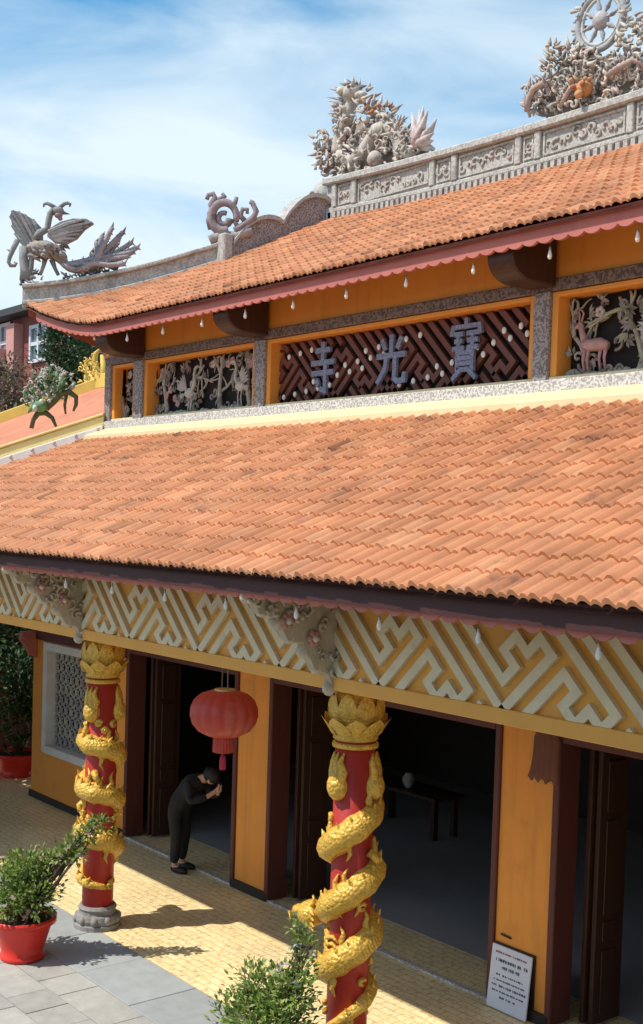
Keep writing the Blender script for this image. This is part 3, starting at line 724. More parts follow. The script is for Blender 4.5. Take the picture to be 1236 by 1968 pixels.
# curled ridge ends
for sgn in (-1, 1):
    f = lambda X: X if sgn < 0 else 2 * X0 - X
    b = MB(); z = zr(-14.2)
    b.tube(smooth([V3(f(-14.05), RY, z - .02), V3(f(-14.28), RY, z + .05), V3(f(-14.46), RY, z + .22), V3(f(-14.46), RY, z + .42), V3(f(-14.54), RY, z + .58)], 4), [.15, .16, .18, .20, .215, .22, .22, .22, .215, .205, .19, .175, .16, .145, .13, .11, .06], 9)
    b.tube([(f(-14.40 - .10 * math.cos(e * .55)), RY - .24, z + .30 + .12 * math.sin(e * .55) * (1 - .05 * e)) for e in range(11)], .03, 6)
    b.box(min(f(-14.35), f(-14.0)), max(f(-14.35), f(-14.0)), RY - .2, RY + .2, z - .22, z + .1)
    obj('ridge_end_scroll', b, 'granite', main_ridge, True)
def hip_path(ts, sgn):
    out = []
    for t in ts:
        Y = UEY + (KY - UEY) * t; X = UCX + (KX - UCX) * t; p = up_pt(X, (Y - UEY) / (RY - UEY)); out.append(V3(X if sgn < 0 else 2 * X0 - X, p.y, p.z))
    return out
def beam_along(pts, side, hw, z0, z1):
    b = MB(); s_ = Vector(side).normalized()
    rows = [[p - s_ * hw + V3(0, 0, z0), p - s_ * hw + V3(0, 0, z1), p + s_ * hw + V3(0, 0, z1), p + s_ * hw + V3(0, 0, z0)] for p in pts]
    b.grid(rows, True); o_ = len(b.v); b.add(rows[0], [(0, 1, 2, 3)]); b.add(rows[-1], [(3, 2, 1, 0)]); return b
for sgn in (-1, 1):
    hp = hip_path([i / 20 for i in range(21)], sgn); side = (2.42, sgn * 1.6, 0) if sgn > 0 else (2.42, -1.6, 0)
    h = obj('hip_ridge', beam_along(hp, side, .085, -.06, .21), 'granite', temple)
    obj('coping', beam_along(hp, side, .14, .212, .275), 'granite', h, bevel=.015)
    obj('coping', beam_along(hp, side, .115, -.02, .035), 'granite', h, bevel=.012)
    # verge from hip top to the ridge: two swelling waves
    f = lambda X: X if sgn < 0 else 2 * X0 - X
    pts = []; 
    for i in range(33):
        t = i / 32; Y = KY - .05 + (RY - .1 - KY) * t; X = KX + .03 + (-14.25 - KX) * t; p = up_pt(X, (Y - UEY) / (RY - UEY))
        hmp = .20 + .20 * abs(math.sin(math.pi * (t * 2))) ** .8 * (1 if t < .5 else 1.1) + .05 * t
        pts.append((V3(f(X), p.y, p.z), hmp))
    b = MB(); rows = [[q + V3(-.09, 0, -.1), q + V3(-.09, 0, hh), q + V3(.09, 0, hh), q + V3(.09, 0, -.1)] for q, hh in pts]; b.grid(rows, True); b.add(rows[0], [(0, 1, 2, 3)])
    vg = obj('verge_ridge', b, 'post_granite', temple)
    b = MB(); rows = [[q + V3(-.15, 0, hh + .002), q + V3(-.15, 0, hh + .06), q + V3(.15, 0, hh + .06), q + V3(.15, 0, hh + .002)] for q, hh in pts]; b.grid(rows, True); b.add(rows[0], [(0, 1, 2, 3)]); b.add(rows[-1], [(3, 2, 1, 0)])
    obj('coping', b, 'granite', vg)
    q, hh = pts[0]; obj('end_block', MB().box(q.x - .13, q.x + .13, q.y - .16, q.y - .002, q.z - .12, q.z + .36), 'granite', vg, bevel=.02)
    # lower hips: white plinth and yellow cap
    cx = CX if sgn < 0 else 2 * X0 - CX; e = WY - EY
    lp = [V3(cx + sgn * e * t, WY - e * t, WZ + (EZ - WZ) * t) for t in [i / 10 for i in range(11)]]; sd = (1, sgn * 1, 0)
    lh = obj('lower_hip_ridge', beam_along(lp, sd, .16, -.05, .105), 'white_plaster', temple, bevel=.012)
    obj('hip_cap', beam_along(lp, sd, .10, .106, .25), 'yellow_plaster', lh, bevel=.02)
    obj('hip_cap', beam_along(lp, sd, .125, .252, .285), 'yellow_plaster', lh, bevel=.01)

# ------------------------------------------------------------------ ornaments traced from the photograph on the vertical planes they stand in
class Tracer:
    def __init__(s, p0, n, org, sc):
        s.p0, s.n = np.array(p0, float), np.array(n, float) / np.linalg.norm(n); s.org, s.sc = org, sc
        if s.n @ (CAM - s.p0) < 0: s.n = -s.n
    def pt(s, c, y, off=0.0):
        u, v = s.org[0] + c / s.sc, s.org[1] + y / s.sc
        return Vector(onPlane(u, v, s.p0, s.n) + s.n * off)
    def k(s, c, y):                            # metres per crop pixel
        p = np.array(s.pt(c, y)); d = ROT.T @ (p - CAM); return -d[2] / F / s.sc
    def tube(s, mb, pts, r, n=7, off=0.0):
        P = [s.pt(p[0], p[1], (p[2] if len(p) > 2 else 0) + off) for p in pts]; k = s.k(*pts[0][:2])
        r = [x * k for x in r] if isinstance(r, (list, tuple)) else r * k; mb.tube(P, r, n); return P
    def ball(s, mb, c, y, rx, rz, off=0.0, dep=None):
        k = s.k(c, y); p = s.pt(c, y, off); mb.ball(p, (rx * k * 1.25, (dep or rx) * k, rz * k), 10, 7)
    def poly(s, mb, pts, t, off=0.0):
        P = [s.pt(a, b, off) for a, b in pts]; n = len(P); nn = Vector(s.n) * t
        mb.add(P + [p - nn for p in P], [tuple(range(n)), tuple(reversed(range(n, 2 * n)))] + [(i, (i + 1) % n, (i + 1) % n + n, i + n) for i in range(n)])
def inside(poly, x, y):
    r = False; j = len(poly) - 1
    for i in range(len(poly)):
        a, b = poly[i], poly[j]
        if (a[1] > y) != (b[1] > y) and x < (b[0] - a[0]) * (y - a[1]) / (b[1] - a[1]) + a[0]: r = not r
        j = i
    return r
def filler(T, mb, poly, n, pal, size, dep):
    xs_, ys_ = [p[0] for p in poly], [p[1] for p in poly]; c = 0; k = T.k(xs_[0], ys_[0])
    while c < n:
        x, y = U(min(xs_), max(xs_)), U(min(ys_), max(ys_))
        if not inside(poly, x, y): continue
        c += 1; kk = U(.68, 1.08); mb.col = tuple(v * kk for v in random.choice(pal)); q = R(); off = U(-dep, dep)
        if q < .30:
            a0 = U(0, 6.3); r = U(.6, 1.2) * size
            T.tube(mb, [(x + p[0], y + p[1]) for p in arc(0, 0, r, a0, a0 + random.choice((-1, 1)) * 5.0, 9, .85)], [U(.32, .44) * size * (1 - .08 * e) for e in range(10)], 5, off)
        elif q < .92:
            a0 = U(-2.9, -.2); r = U(1.2, 2.6) * size; bn = U(-.5, .5); wd = U(.34, .52) * size
            T.tube(mb, [(x, y), (x + r * .4 * math.cos(a0), y + r * .4 * math.sin(a0)), (x + r * .75 * math.cos(a0 + bn * .5), y + r * .75 * math.sin(a0 + bn * .5)), (x + r * math.cos(a0 + bn), y + r * math.sin(a0 + bn))], [wd, wd * .9, wd * .55, .03 * size], 5, off)
        else: T.ball(mb, x, y, U(.35, .6) * size, U(.35, .6) * size, off)
STN = [(.58, .53, .46), (.54, .49, .43), (.62, .56, .48), (.50, .44, .39), (.56, .45, .40)]
def flames(T, mb, poly, step, ln, wd, pal, dep):
    cx_, cy_ = sum(p[0] for p in poly) / len(poly), sum(p[1] for p in poly) / len(poly)
    for a, c in zip(poly, poly[1:]):
        d = math.hypot(c[0] - a[0], c[1] - a[1]); m_ = max(1, int(d / step)); nx, ny = (c[1] - a[1]) / d, -(c[0] - a[0]) / d
        if nx * ((a[0] + c[0]) / 2 - cx_) + ny * ((a[1] + c[1]) / 2 - cy_) < 0: nx, ny = -nx, -ny
        for i in range(m_):
            x, y = a[0] + (c[0] - a[0]) * (i + .5) / m_, a[1] + (c[1] - a[1]) * (i + .5) / m_; kk = U(.7, 1.05); mb.col = tuple(v * kk for v in random.choice(pal)); L_ = ln * U(.7, 1.3); bn = U(-.4, .4)
            T.tube(mb, [(x - nx * L_ * .4, y - ny * L_ * .4), (x + nx * L_ * .3 + bn * 14, y + ny * L_ * .3 - 8), (x + nx * L_ + bn * 20, y + ny * L_ - L_ * .3)], [wd, wd * .8, wd * .08], 6, U(-dep, dep))
GRY = [(.25, .25, .245), (.30, .29, .28), (.22, .21, .21), (.33, .29, .29), (.28, .24, .25)]

# --- dragon at the left end of the main ridge
random.seed(31)
T = Tracer((-13, RY, 9), (0, -1, 0), (560, 120), 3.635)
dg = thing('dragon_statue', 'pale stone dragon with spiny mane crouching at the end of the main ridge', 'statue', (-13.2, RY, 9.6))
b = MB(); b.col = (.48, .44, .39)
body = smooth([(330, 640), (345, 520), (380, 420), (410, 330), (430, 260)], 4); T.tube(b, [tuple(p) for p in [(q.x, q.y) for q in [Vector((*v[:2], 0)) for v in body]]], [58 - 1.0 * i for i in range(len(body))], 10)
T.tube(b, [(340, 640), (430, 700), (530, 600), (600, 480), (680, 430), (740, 520), (760, 620), (830, 640), (890, 560), (905, 480)], [50, 52, 54, 56, 52, 46, 42, 38, 34, 26], 10)
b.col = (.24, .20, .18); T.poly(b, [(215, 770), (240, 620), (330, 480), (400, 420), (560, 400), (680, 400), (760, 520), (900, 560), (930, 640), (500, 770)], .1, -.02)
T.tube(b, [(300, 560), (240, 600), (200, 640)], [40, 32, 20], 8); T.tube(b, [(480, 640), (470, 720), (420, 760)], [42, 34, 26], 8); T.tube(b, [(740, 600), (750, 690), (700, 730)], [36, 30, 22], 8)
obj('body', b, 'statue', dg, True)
b = MB(); b.col = (.50, .46, .40); T.ball(b, 440, 215, 66, 58, .04); b.col = (.52, .48, .42); T.ball(b, 505, 240, 44, 32, .06); T.ball(b, 500, 275, 36, 18, .05)
b.col = (.60, .57, .50); T.ball(b, 395, 215, 26, 26, .15); b.col = (.2, .17, .15); T.ball(b, 470, 190, 13, 13, .19)
for (x, y, x2, y2) in ((440, 160, 400, 120), (470, 160, 470, 130), (500, 175, 545, 165), (410, 165, 350, 150)): b.cone(T.pt(x, y, .04), T.pt(x2, y2, .04), 17 * T.k(x, y))
obj('head', b, 'statue', dg, True)
b = MB(); b.col = (.42, .38, .36)
for i in range(11):
    y = 170 + i * 27; b.cone(T.pt(345 - i * 2, y, U(-.1, .1)), T.pt(265 + (i % 3) * 12 - (i > 6) * -18, y - 12 + i * 3, U(-.12, .12)), 15 * T.k(300, y))
for i in range(8):
    b.cone(T.pt(560 + i * 22, 330 + 13 * i + 20, 0), T.pt(560 + i * 24 + 6, 275 + 14 * i, U(-.05, .05)), 16 * T.k(600, 330))
obj('mane', b, 'statue', dg)
b = MB(); b.col = (.54, .46, .44)
for (x, y) in ((872, 360), (920, 335), (975, 325), (1012, 355), (1030, 400), (1042, 440), (1048, 510), (1035, 560), (1028, 610), (895, 400), (950, 380)):
    T.tube(b, [(915, 590), ((915 + x) / 2 + 8, (590 + y) / 2), (x, y)], [30, 28, 5], 6, .1 + U(-.06, .06))
obj('tail_fan', b, 'statue', dg, True)
b = MB(); filler(T, b, [(190, 760), (180, 520), (300, 480), (340, 330), (520, 300), (700, 330), (740, 430), (860, 480), (950, 600), (960, 660), (500, 780), (250, 800)], 360, STN, 29, .17)
b.col = (.52, .26, .10); filler(T, b, [(560, 300), (690, 300), (700, 400), (580, 390)], 22, [(.50, .25, .09), (.52, .30, .26)], 26, .2)
flames(T, b, [(230, 740), (190, 640), (215, 540), (300, 470), (330, 330), (350, 200), (420, 160), (530, 170), (560, 280), (690, 300), (740, 420), (860, 470)], 34, 44, 15, STN, .12)
obj('cloud_scroll', b, 'statue', dg, True, kind='stuff')
b = MB(); b.col = (.45, .40, .37); T.ball(b, 640, 690, 48, 56, .16); obj('pearl', b, 'statue', dg, True)
# --- wheel of the law over a flaming cloud mass, centre of the main ridge
random.seed(32)
T = Tracer((X0, RY, 9.5), (0, -1, 0), (980, 0), 4.828)
cx, cy = 845, 190; wc = T.pt(cx, cy); wh = thing('wheel_ornament', 'grey spoked wheel on a mass of flames and clouds above the main ridge', 'statue', (wc.x, RY, zr(X0) + .56))
rad = 262 * T.k(cx, cy)
ring = lambda r, t, n=40, y=0: [(wc.x + r * math.cos(6.2832 * i / n), RY - .0 + y, wc.z + r * math.sin(6.2832 * i / n)) for i in range(n + 1)]
b = MB(); b.col = (.36, .37, .38); b.tube(ring(rad, 0), .040, 8, False, ref=(0, 1, 0)); b.col = (.50, .50, .48); b.tube(ring(rad * .82, 0), .022, 6, False, ref=(0, 1, 0)); obj('rim', b, 'statue', wh, True)
for k in range(8):
    a = k * math.pi / 4 + .2; b = MB(); b.col = (.36, .36, .37); dx, dz = math.cos(a), math.sin(a)
    b.tube([(wc.x + dx * q * rad, RY, wc.z + dz * q * rad) for q in (.12, .35, .5, .65, .96)], [.026, .02, .036, .02, .022], 6); obj('spoke', b, 'statue', wh, True)
b = MB(); b.col = (.42, .40, .41); b.ball((wc.x, RY, wc.z), (.11, .09, .11), 12, 8); obj('hub', b, 'statue', wh, True)
b = MB()
for k in range(28):
    a = -.75 + k * (math.pi + 1.5) / 27; b.col = random.choice([(.34, .34, .35), (.44, .38, .40), (.48, .45, .40)]); r2 = rad * U(1.22, 1.36)
    b.tube([(wc.x + rad * 1.05 * math.cos(a), RY + U(-.03, .03), wc.z + rad * 1.05 * math.sin(a)), (wc.x + r2 * math.cos(a + .05), RY, wc.z + r2 * math.sin(a + .05))], [.035, .006], 6)
obj('flame_rim', b, 'statue', wh, kind='stuff')
b = MB(); MASS = [(190, 1080), (200, 950), (150, 860), (250, 820), (300, 700), (380, 560), (340, 470), (480, 430), (600, 420), (700, 470), (850, 490), (1000, 440), (1120, 300), (1200, 130), (1290, 180), (1340, 440), (1450, 620), (1560, 820), (1600, 860), (1500, 900), (1200, 960), (700, 1060)]
filler(T, b, MASS, 680, STN, 42, .18); flames(T, b, [(200, 1060), (190, 900), (270, 760), (350, 620), (420, 480), (600, 420), (620, 200), (640, 60)], 46, 70, 20, STN + [(.36, .34, .34)], .14); flames(T, b, [(1080, 60), (1110, 250), (1250, 260), (1380, 480), (1500, 700), (1560, 860)], 46, 70, 20, STN, .14)
obj('cloud_mass', b, 'statue', wh, True, kind='stuff')
b = MB(); b.col = (.24, .20, .18)
core = [(230, 1060), (330, 760), (520, 520), (700, 480), (850, 520), (1020, 500), (1180, 560), (1400, 700), (1500, 900), (700, 1060)]; T.poly(b, core, .12, -.02); obj('dark_backing', b, 'statue', wh)
for pts, rr in (([(260, 1070), (270, 960), (320, 860), (420, 800), (440, 840)], [34, 40, 42, 38, 20]), ([(560, 1030), (610, 940), (660, 860), (760, 820)], [24, 30, 34, 30]), ([(1000, 740), (1120, 660), (1250, 590), (1360, 650)], [36, 40, 36, 20])):
    b = MB(); b.col = (.42, .34, .31); T.tube(b, pts, [q * .8 for q in rr], 8, .2)
    for q in range(len(pts) - 1):
        for e in (.2, .5, .8): b.col = (.34, .29, .27); x_, y_ = pts[q][0] * (1 - e) + pts[q + 1][0] * e, pts[q][1] * (1 - e) + pts[q + 1][1] * e; b.cone(T.pt(x_, y_ - 20, .22), T.pt(x_ - 24, y_ - 75, .24), .02, 5)
    obj('dragon_coil', b, 'statue', wh, True)
b = MB(); b.col = (.50, .24, .10); T.ball(b, 790, 860, 72, 82, .2)
for (x, y, r) in ((735, 865, 24), (825, 835, 24), (790, 930, 36), (720, 800, 20), (850, 790, 20)): b.col = (.36, .15, .07) if r == 24 else (.52, .28, .13); T.ball(b, x, y, r, r, .30)
for s_ in (-1, 1): b.col = (.5, .3, .15); b.cone(T.pt(790 + s_ * 50, 790, .22), T.pt(790 + s_ * 100, 740, .22), .03)
obj('lion_mask', b, 'statue', wh, True)
# --- phoenix on the corner of the upper roof
random.seed(33)
hd = (KX - UCX, KY - UEY, 0); T = Tracer((UCX, UEY, 7.5), (hd[1], -hd[0], 0), (0, 370), 4.414)
cr = up_pt(UCX, 0); ph = thing('phoenix_statue', 'grey phoenix with raised wings and curling tail on the upturned roof corner', 'statue', (cr.x + .2, cr.y + .3, cr.z + .3))
b = MB(); b.col = (.36, .31, .26)
T.tube(b, [(245, 480), (300, 470), (380, 480), (460, 500), (520, 560), (580, 640)], [38, 66, 76, 66, 48, 24], 10)
b.col = (.27, .26, .25); T.tube(b, [(320, 400), (340, 340), (400, 310), (412, 240), (425, 180), (460, 150)], [50, 34, 28, 27, 28, 36], 9)
for i in range(70):
    u_, v_ = U(250, 540), U(430, 560); b.col = random.choice(GRY + [(.36, .31, .26), (.40, .33, .26)]); o_ = U(-.1, .22)
    T.tube(b, [(u_, v_), (u_ + 26, v_ + 12), (u_ + 48, v_ + 34)], [17, 15, 4], 5, o_)
obj('body', b, 'statue', ph, True)
b = MB(); b.col = (.26, .25, .24); T.ball(b, 490, 160, 52, 42); b.col = (.40, .22, .22); T.ball(b, 500, 195, 34, 28, .03); T.ball(b, 515, 225, 20, 18, .03); b.col = (.30, .26, .2); b.cone(T.pt(530, 170), T.pt(595, 185), 18 * T.k(530, 170))
b.col = (.24, .25, .24); T.tube(b, [(470, 130), (430, 105), (400, 90), (372, 100), (370, 122)], [18, 17, 15, 12, 7]); T.tube(b, [(510, 125), (545, 95), (575, 88), (598, 100), (590, 120)], [18, 17, 15, 12, 7]); obj('head', b, 'statue', ph, True)
def wing(pts, feathers, off):
    c0 = (pts[5][0], pts[5][1]) if off < 0 else (pts[0][0], pts[0][1]); gr = lambda p: (c0[0] + (p[0] - c0[0]) * 1.12, c0[1] + (p[1] - c0[1]) * 1.12); pts = [gr(p) for p in pts]; feathers = [(a, gr(c)) for a, c in feathers]
    b = MB(); b.col = (.26, .26, .255); T.poly(b, pts, .07, off)
    for (a, c_) in feathers:
        b.col = random.choice(GRY); m_ = ((a[0] + c_[0]) / 2, (a[1] + c_[1]) / 2 - 8); T.tube(b, [a, m_, c_], [19, 22, 11], 6, off + .02)
    obj('wing', b, 'statue', ph)
wing([(95, 150), (72, 190), (90, 270), (130, 370), (175, 425), (235, 455), (270, 400), (318, 290), (260, 230), (180, 180)],
     [((250, 430), (90, 160)), ((230, 440), (76, 200)), ((215, 445), (90, 270)), ((200, 440), (112, 330)), ((270, 390), (140, 165)), ((285, 350), (190, 190)), ((300, 310), (250, 225))], -.22)
wing([(425, 400), (430, 350), (520, 290), (620, 265), (720, 268), (772, 300), (705, 345), (645, 415), (565, 455), (480, 445)],
     [((450, 380), (765, 298)), ((460, 395), (735, 325)), ((470, 410), (700, 350)), ((480, 425), (670, 385)), ((490, 435), (640, 420)), ((500, 445), (590, 452)), ((440, 365), (700, 275))], .2)
b = MB(); b.col = (.28, .26, .25)
for pts in ([(385, 550), (370, 620), (340, 700)], [(440, 570), (465, 640), (495, 700)]): T.tube(b, pts, [26, 17, 15], 7)
obj('legs', b, 'statue', ph, True)
b = MB()
tips = [(820, 420), (1000, 420), (1030, 560), (940, 520), (980, 640), (760, 500), (960, 310), (1050, 342), (1112, 420), (1165, 465), (1140, 515), (1100, 550), (1062, 620), (870, 370), (920, 390)]
for i, tp in enumerate(tips):
    b.col = random.choice([(.34, .30, .31), (.30, .28, .30), (.37, .33, .34)]); o_ = U(-.12, .12); mx_, my_ = 720 + U(-40, 40), 590 + U(-30, 50)
    P = smooth([(540, 620, 0), (mx_ - 60, my_ + 30, 0), (mx_ + 90, my_ - 20 + (i % 3) * 20, 0), ((tp[0] + mx_ + 90) / 2, (tp[1] + my_) / 2, 0), (*tp, 0)], 4)
    T.tube(b, [(p.x, p.y) for p in P], [18 + 8 * math.sin(3 * k / len(P)) for k in range(len(P))], 6, o_)
    for q in P[6:]:
        for s_ in (-1, 1): b.cone(T.pt(q.x, q.y, o_), T.pt(q.x + 22 + U(-6, 12), q.y + s_ * 34 - 12, o_ + U(-.05, .05)), 15 * T.k(q.x, q.y), 5)
obj('tail', b, 'statue', ph, True)
b = MB(); b.col = (.27, .28, .28)
T.tube(b, [(150, 400), (115, 470), (85, 540), (72, 590), (90, 620), (125, 620), (140, 600), (120, 590)], [26, 24, 20, 18, 17, 16, 13, 8], 8); b.cone(T.pt(100, 500), T.pt(52, 480), .03)
T.tube(b, [(205, 460), (200, 560), (215, 660), (220, 740)], [44, 40, 46, 58], 8); T.tube(b, [(250, 470), (270, 540), (260, 640), (240, 720)], [30, 24, 26, 34], 7)
obj('cloud_support', b, 'statue', ph, True)
b = MB(); filler(T, b, [(165, 800), (175, 690), (290, 640), (330, 740), (700, 740), (1000, 680), (960, 640), (560, 640), (620, 560), (560, 700), (330, 760), (240, 810)], 110, GRY + [(.40, .36, .33)], 24, .12)
obj('cloud_scroll', b, 'statue', ph, True, kind='stuff')
# --- scroll at the head of the hip
random.seed(34)
T = Tracer((KX, KY - .1, 8.6), (hd[1], -hd[0], 0), (380, 120), 2.377)
sc_ = thing('scroll_ornament', 'dark openwork cloud scroll at the top of the hip ridge', 'statue', tuple(T.pt(110, 800)))
for nm, pts, r in (('ring_scroll', [(120 + 58 * math.cos(a), 705 + 66 * math.sin(a)) for a in [1.2 + i * .3 for i in range(19)]], 21),
                   ('ring_scroll', [(120 + 26 * math.cos(a), 715 + 28 * math.sin(a)) for a in [i * .4 for i in range(14)]], 15),
                   ('curl', [(75, 690), (60, 650), (80, 620), (72, 600), (48, 605), (42, 625)], 13), ('curl', [(80, 650), (100, 625), (125, 610), (112, 598)], 11), ('curl', [(150, 660), (172, 640), (178, 615)], 11),
                   ('curl', [(170, 770), (215, 740), (255, 710), (268, 680), (250, 640), (238, 635)], 14), ('curl', [(220, 730), (195, 700), (205, 670), (228, 672), (226, 690)], 11), ('curl', [(60, 760), (48, 720), (58, 700)], 12), ('curl', [(190, 760), (170, 730), (180, 700)], 10)):
    b = MB(); b.col = random.choice([(.27, .23, .24), (.23, .20, .21), (.30, .25, .27)]); T.tube(b, pts, [r * 1.25 * (1 - .45 * e / len(pts)) for e in range(len(pts))], 7); obj(nm, b, 'statue', sc_, True)
b = MB(); b.col = (.33, .31, .30); T.tube(b, [(55, 815), (110, 790), (175, 795), (250, 770)], [26, 22, 22, 18], 8); obj('base', b, 'statue', sc_, True)
# --- green and white glazed creature on the lower hip
random.seed(35)
T = Tracer((CX, WY, WZ), (1, -1, 0), (0, 580), 5.468)
gc = thing('glazed_dragon', 'green and white glazed ceramic dragon coiling along the lower hip ridge', 'statue', tuple(T.pt(450, 1330)))
GW = [(.55, .58, .52), (.60, .55, .52), (.10, .22, .09), (.06, .16, .08), (.45, .50, .42), (.16, .28, .10)]
b = MB(); b.col = (.10, .10, .06); T.tube(b, [(330, 1330), (350, 1240), (400, 1170), (480, 1165), (550, 1220), (590, 1310)], [24, 26, 34, 32, 22, 14], 8); T.tube(b, [(480, 1110), (560, 1040), (640, 960), (730, 950), (800, 1000), (800, 1080), (770, 1150)], [46, 44, 40, 32, 26, 22, 12], 8)
T.tube(b, [(690, 1180), (680, 1090), (700, 960)], [10, 16, 20], 7); obj('body', b, 'carving', gc, True)
b = MB(); b.col = (.12, .26, .12); T.ball(b, 430, 1100, 80, 66, .05); b.col = (.50, .56, .48); T.ball(b, 400, 1130, 30, 40, .14); b.col = (.58, .60, .52); T.ball(b, 470, 1060, 24, 30, .14); obj('head', b, 'carving', gc, True)
b = MB()
for (x, y, x2, y2) in ((560, 960, 520, 860), (600, 880, 590, 720), (560, 840, 545, 690), (640, 930, 720, 800), (680, 940, 780, 830), (500, 1000, 420, 820), (430, 1020, 340, 880), (400, 1000, 260, 930), (420, 1050, 240, 960), (460, 960, 390, 780), (600, 960, 660, 850), (340, 1120, 320, 1010), (380, 1090, 330, 1180), (520, 900, 480, 760), (640, 900, 690, 720), (340, 1000, 290, 900)):
    b.col = random.choice(GW); T.tube(b, [(x, y), ((x + x2) / 2 + U(-20, 20), (y + y2) / 2), (x2, y2)], [16, 30, 6], 6, U(-.1, .15))
filler(T, b, [(230, 980), (380, 740), (560, 660), (760, 780), (720, 950), (500, 1090), (330, 1130)], 230, GW + [(.62, .60, .56), (.60, .56, .52)], 26, .16)
obj('fins', b, 'carving', gc, True, kind='stuff')

# ------------------------------------------------------------------ dragon columns
def polar(r, a, z): return V3(r * math.cos(a), r * math.sin(a), z)
petal_me = {}
def petal(kind):
    if kind in petal_me: return petal_me[kind]
    b = MB(); rows = []; n = 7; low = kind == 0
    for i in range(n):
        t = i / (n - 1); w_ = (math.sin(math.pi * min(1, .25 + .75 * t) ** 1.1) ** .7) * (.105 if low else .085) + .004
        if low: r, z = .165 + .115 * t ** .8 + .012 * t ** 6, .02 + .16 * t ** 1.3
        else: r, z = .195 + .035 * math.sin(2.8 * t), .09 + .285 * t
        rows.append([V3(r - 1.6 * (w_ * q) ** 2 , w_ * q, z) for q in (-1, -.6, -.2, .2, .6, 1)])
    b.grid(rows); me = b.mesh('petal', True); me.materials.append(MATS['gold_paint']); petal_me[kind] = me; return me
def dragon_column(hand, phi0, zref, head_z, seed, label):
    random.seed(seed); c = thing('dragon_column', label, 'column', (0, 0, 0), 'dragon columns along the porch'); del c['_o']
    obj('shaft', MB().lathe([(.01, .20), (.168, .20), (.166, 1.4), (.163, 2.74), (.01, 2.745)], n=32), 'column_red', c, True)
    bs = obj('base', MB().lathe([(.01, 0), (.255, 0), (.255, .05), (.235, .06), (.245, .10), (.23, .14), (.20, .16), (.195, .19), (.21, .215), (.19, .245), (.01, .25)], n=20), 'base_stone', c)
    for k in range(10):
        b = MB(); a = k * .6283; b.ball(polar(.222, a, .10), (.045, .045, .048), 8, 5); obj('base_petal', b, 'base_stone', bs, True)
    obj('ring', MB().lathe([(.163, 2.66), (.186, 2.665), (.19, 2.685), (.186, 2.70), (.166, 2.705)], n=32), 'gold_paint', c, True)
    cap = obj('capital', MB().lathe([(.165, 2.72), (.185, 2.735), (.18, 2.76), (.19, 2.80), (.195, 2.90), (.20, 3.0), (.185, 3.12), (.01, 3.135)], n=24), 'gold_paint', c, True)
    for kind in (0, 1):
        for k in range(9):
            p = link('petal', petal(kind), None, cap); p.location = (0, 0, 2.74); p.rotation_euler = (0, 0, k * .698 + kind * .35)
    # coiling body
    pts, rad = [], []; zt, zb = 2.36, .42; n = 110
    for i in range(n):
        t = i / (n - 1); z = zt + (zb - zt) * t; a = phi0 + hand * 2 * math.pi * (z - zref) / .50
        wob = .05 * math.sin(a * 1.0 + 1); pts.append(polar(.172, a, z + wob)); rad.append(.112 * min(1, .22 + 4.5 * t, .25 + 4.0 * (1 - t)) * (1 + .06 * math.sin(i * 1.7)))
    dr = obj('dragon', MB().tube(pts, rad, 10), 'gold_paint', c, True)
    b = MB()
    for i in range(6, n - 4, 2):
        d = V3(pts[i].x, pts[i].y, 0).normalized(); tg = (pts[i + 1] - pts[i]).normalized()
        b.cone(pts[i] + d * rad[i] * .5 + V3(0, 0, rad[i] * .6), pts[i] + d * (rad[i] * .7) + V3(0, 0, rad[i] + .04) + tg * .04, .030, 5)
    obj('fin', b, 'gold_paint', dr, kind='stuff')
    # head on a short neck
    a = phi0 + hand * 2 * math.pi * (head_z + .12 - zref) / .50; ah = a
    hc = polar(.34, ah, head_z); dv = V3(math.cos(ah), math.sin(ah), 0); sv = V3(-dv.y, dv.x, 0); b = MB()
    b.tube([polar(.16, ah, head_z + .10), polar(.24, ah, head_z + .06), hc], [.075, .08, .07], 9)
    b.ball(hc + dv * .01 + V3(0, 0, .015), (.125, .125, .11), 12, 8); b.ball(hc + dv * .12 + V3(0, 0, .02), (.075, .075, .05), 10, 6); b.ball(hc + dv * .09 - V3(0, 0, .05), (.055, .055, .025), 8, 5)
    for s_ in (-1, 1):
        b.ball(hc + dv * .05 + sv * s_ * .06 + V3(0, 0, .065), .028, 8, 6); b.tube([hc + sv * s_ * .05 + V3(0, 0, .07), hc - dv * .06 + sv * s_ * .09 + V3(0, 0, .14), hc - dv * .05 + sv * s_ * .10 + V3(0, 0, .20)], [.022, .016, .008], 6)
        b.tube([hc + dv * .14 + sv * s_ * .03, hc + dv * .16 + sv * s_ * .12 + V3(0, 0, .03), hc + dv * .1 + sv * s_ * .2], [.012, .01, .004], 5)
        for k in range(4): b.cone(hc - dv * .03 + sv * s_ * .08 + V3(0, 0, .04 - k * .04), hc - dv * .10 + sv * s_ * .17 + V3(0, 0, .06 - k * .05), .024, 5)
    obj('dragon_head', b, 'gold_paint', dr, True)
    # flames, cloud wisps and claws in relief
    def relief(name, path, r):
        b = MB(); b.tube([polar(.166 + .012, a_, z_) for a_, z_ in path], r, 6, flat=.8); obj(name, b, 'gold_paint', c, True)
    fa = -1.6 if hand > 0 else -1.2
    for da in (0, 2.1, 4.2):
        b = MB(); b.ball(polar(.165, fa + da, 2.36), (.095, .095, .12), 10, 7)
        for q in (-1, 0, 1): b.tube([polar(.18, fa + da + q * .18, 2.38), polar(.185, fa + da + q * .30 + .08, 2.48), polar(.18, fa + da + q * .26 - .06, 2.56), polar(.175, fa + da + q * .34 + .05, 2.63)], [.048, .042, .028, .008], 6)
        obj('flame', b, 'gold_paint', c, True)
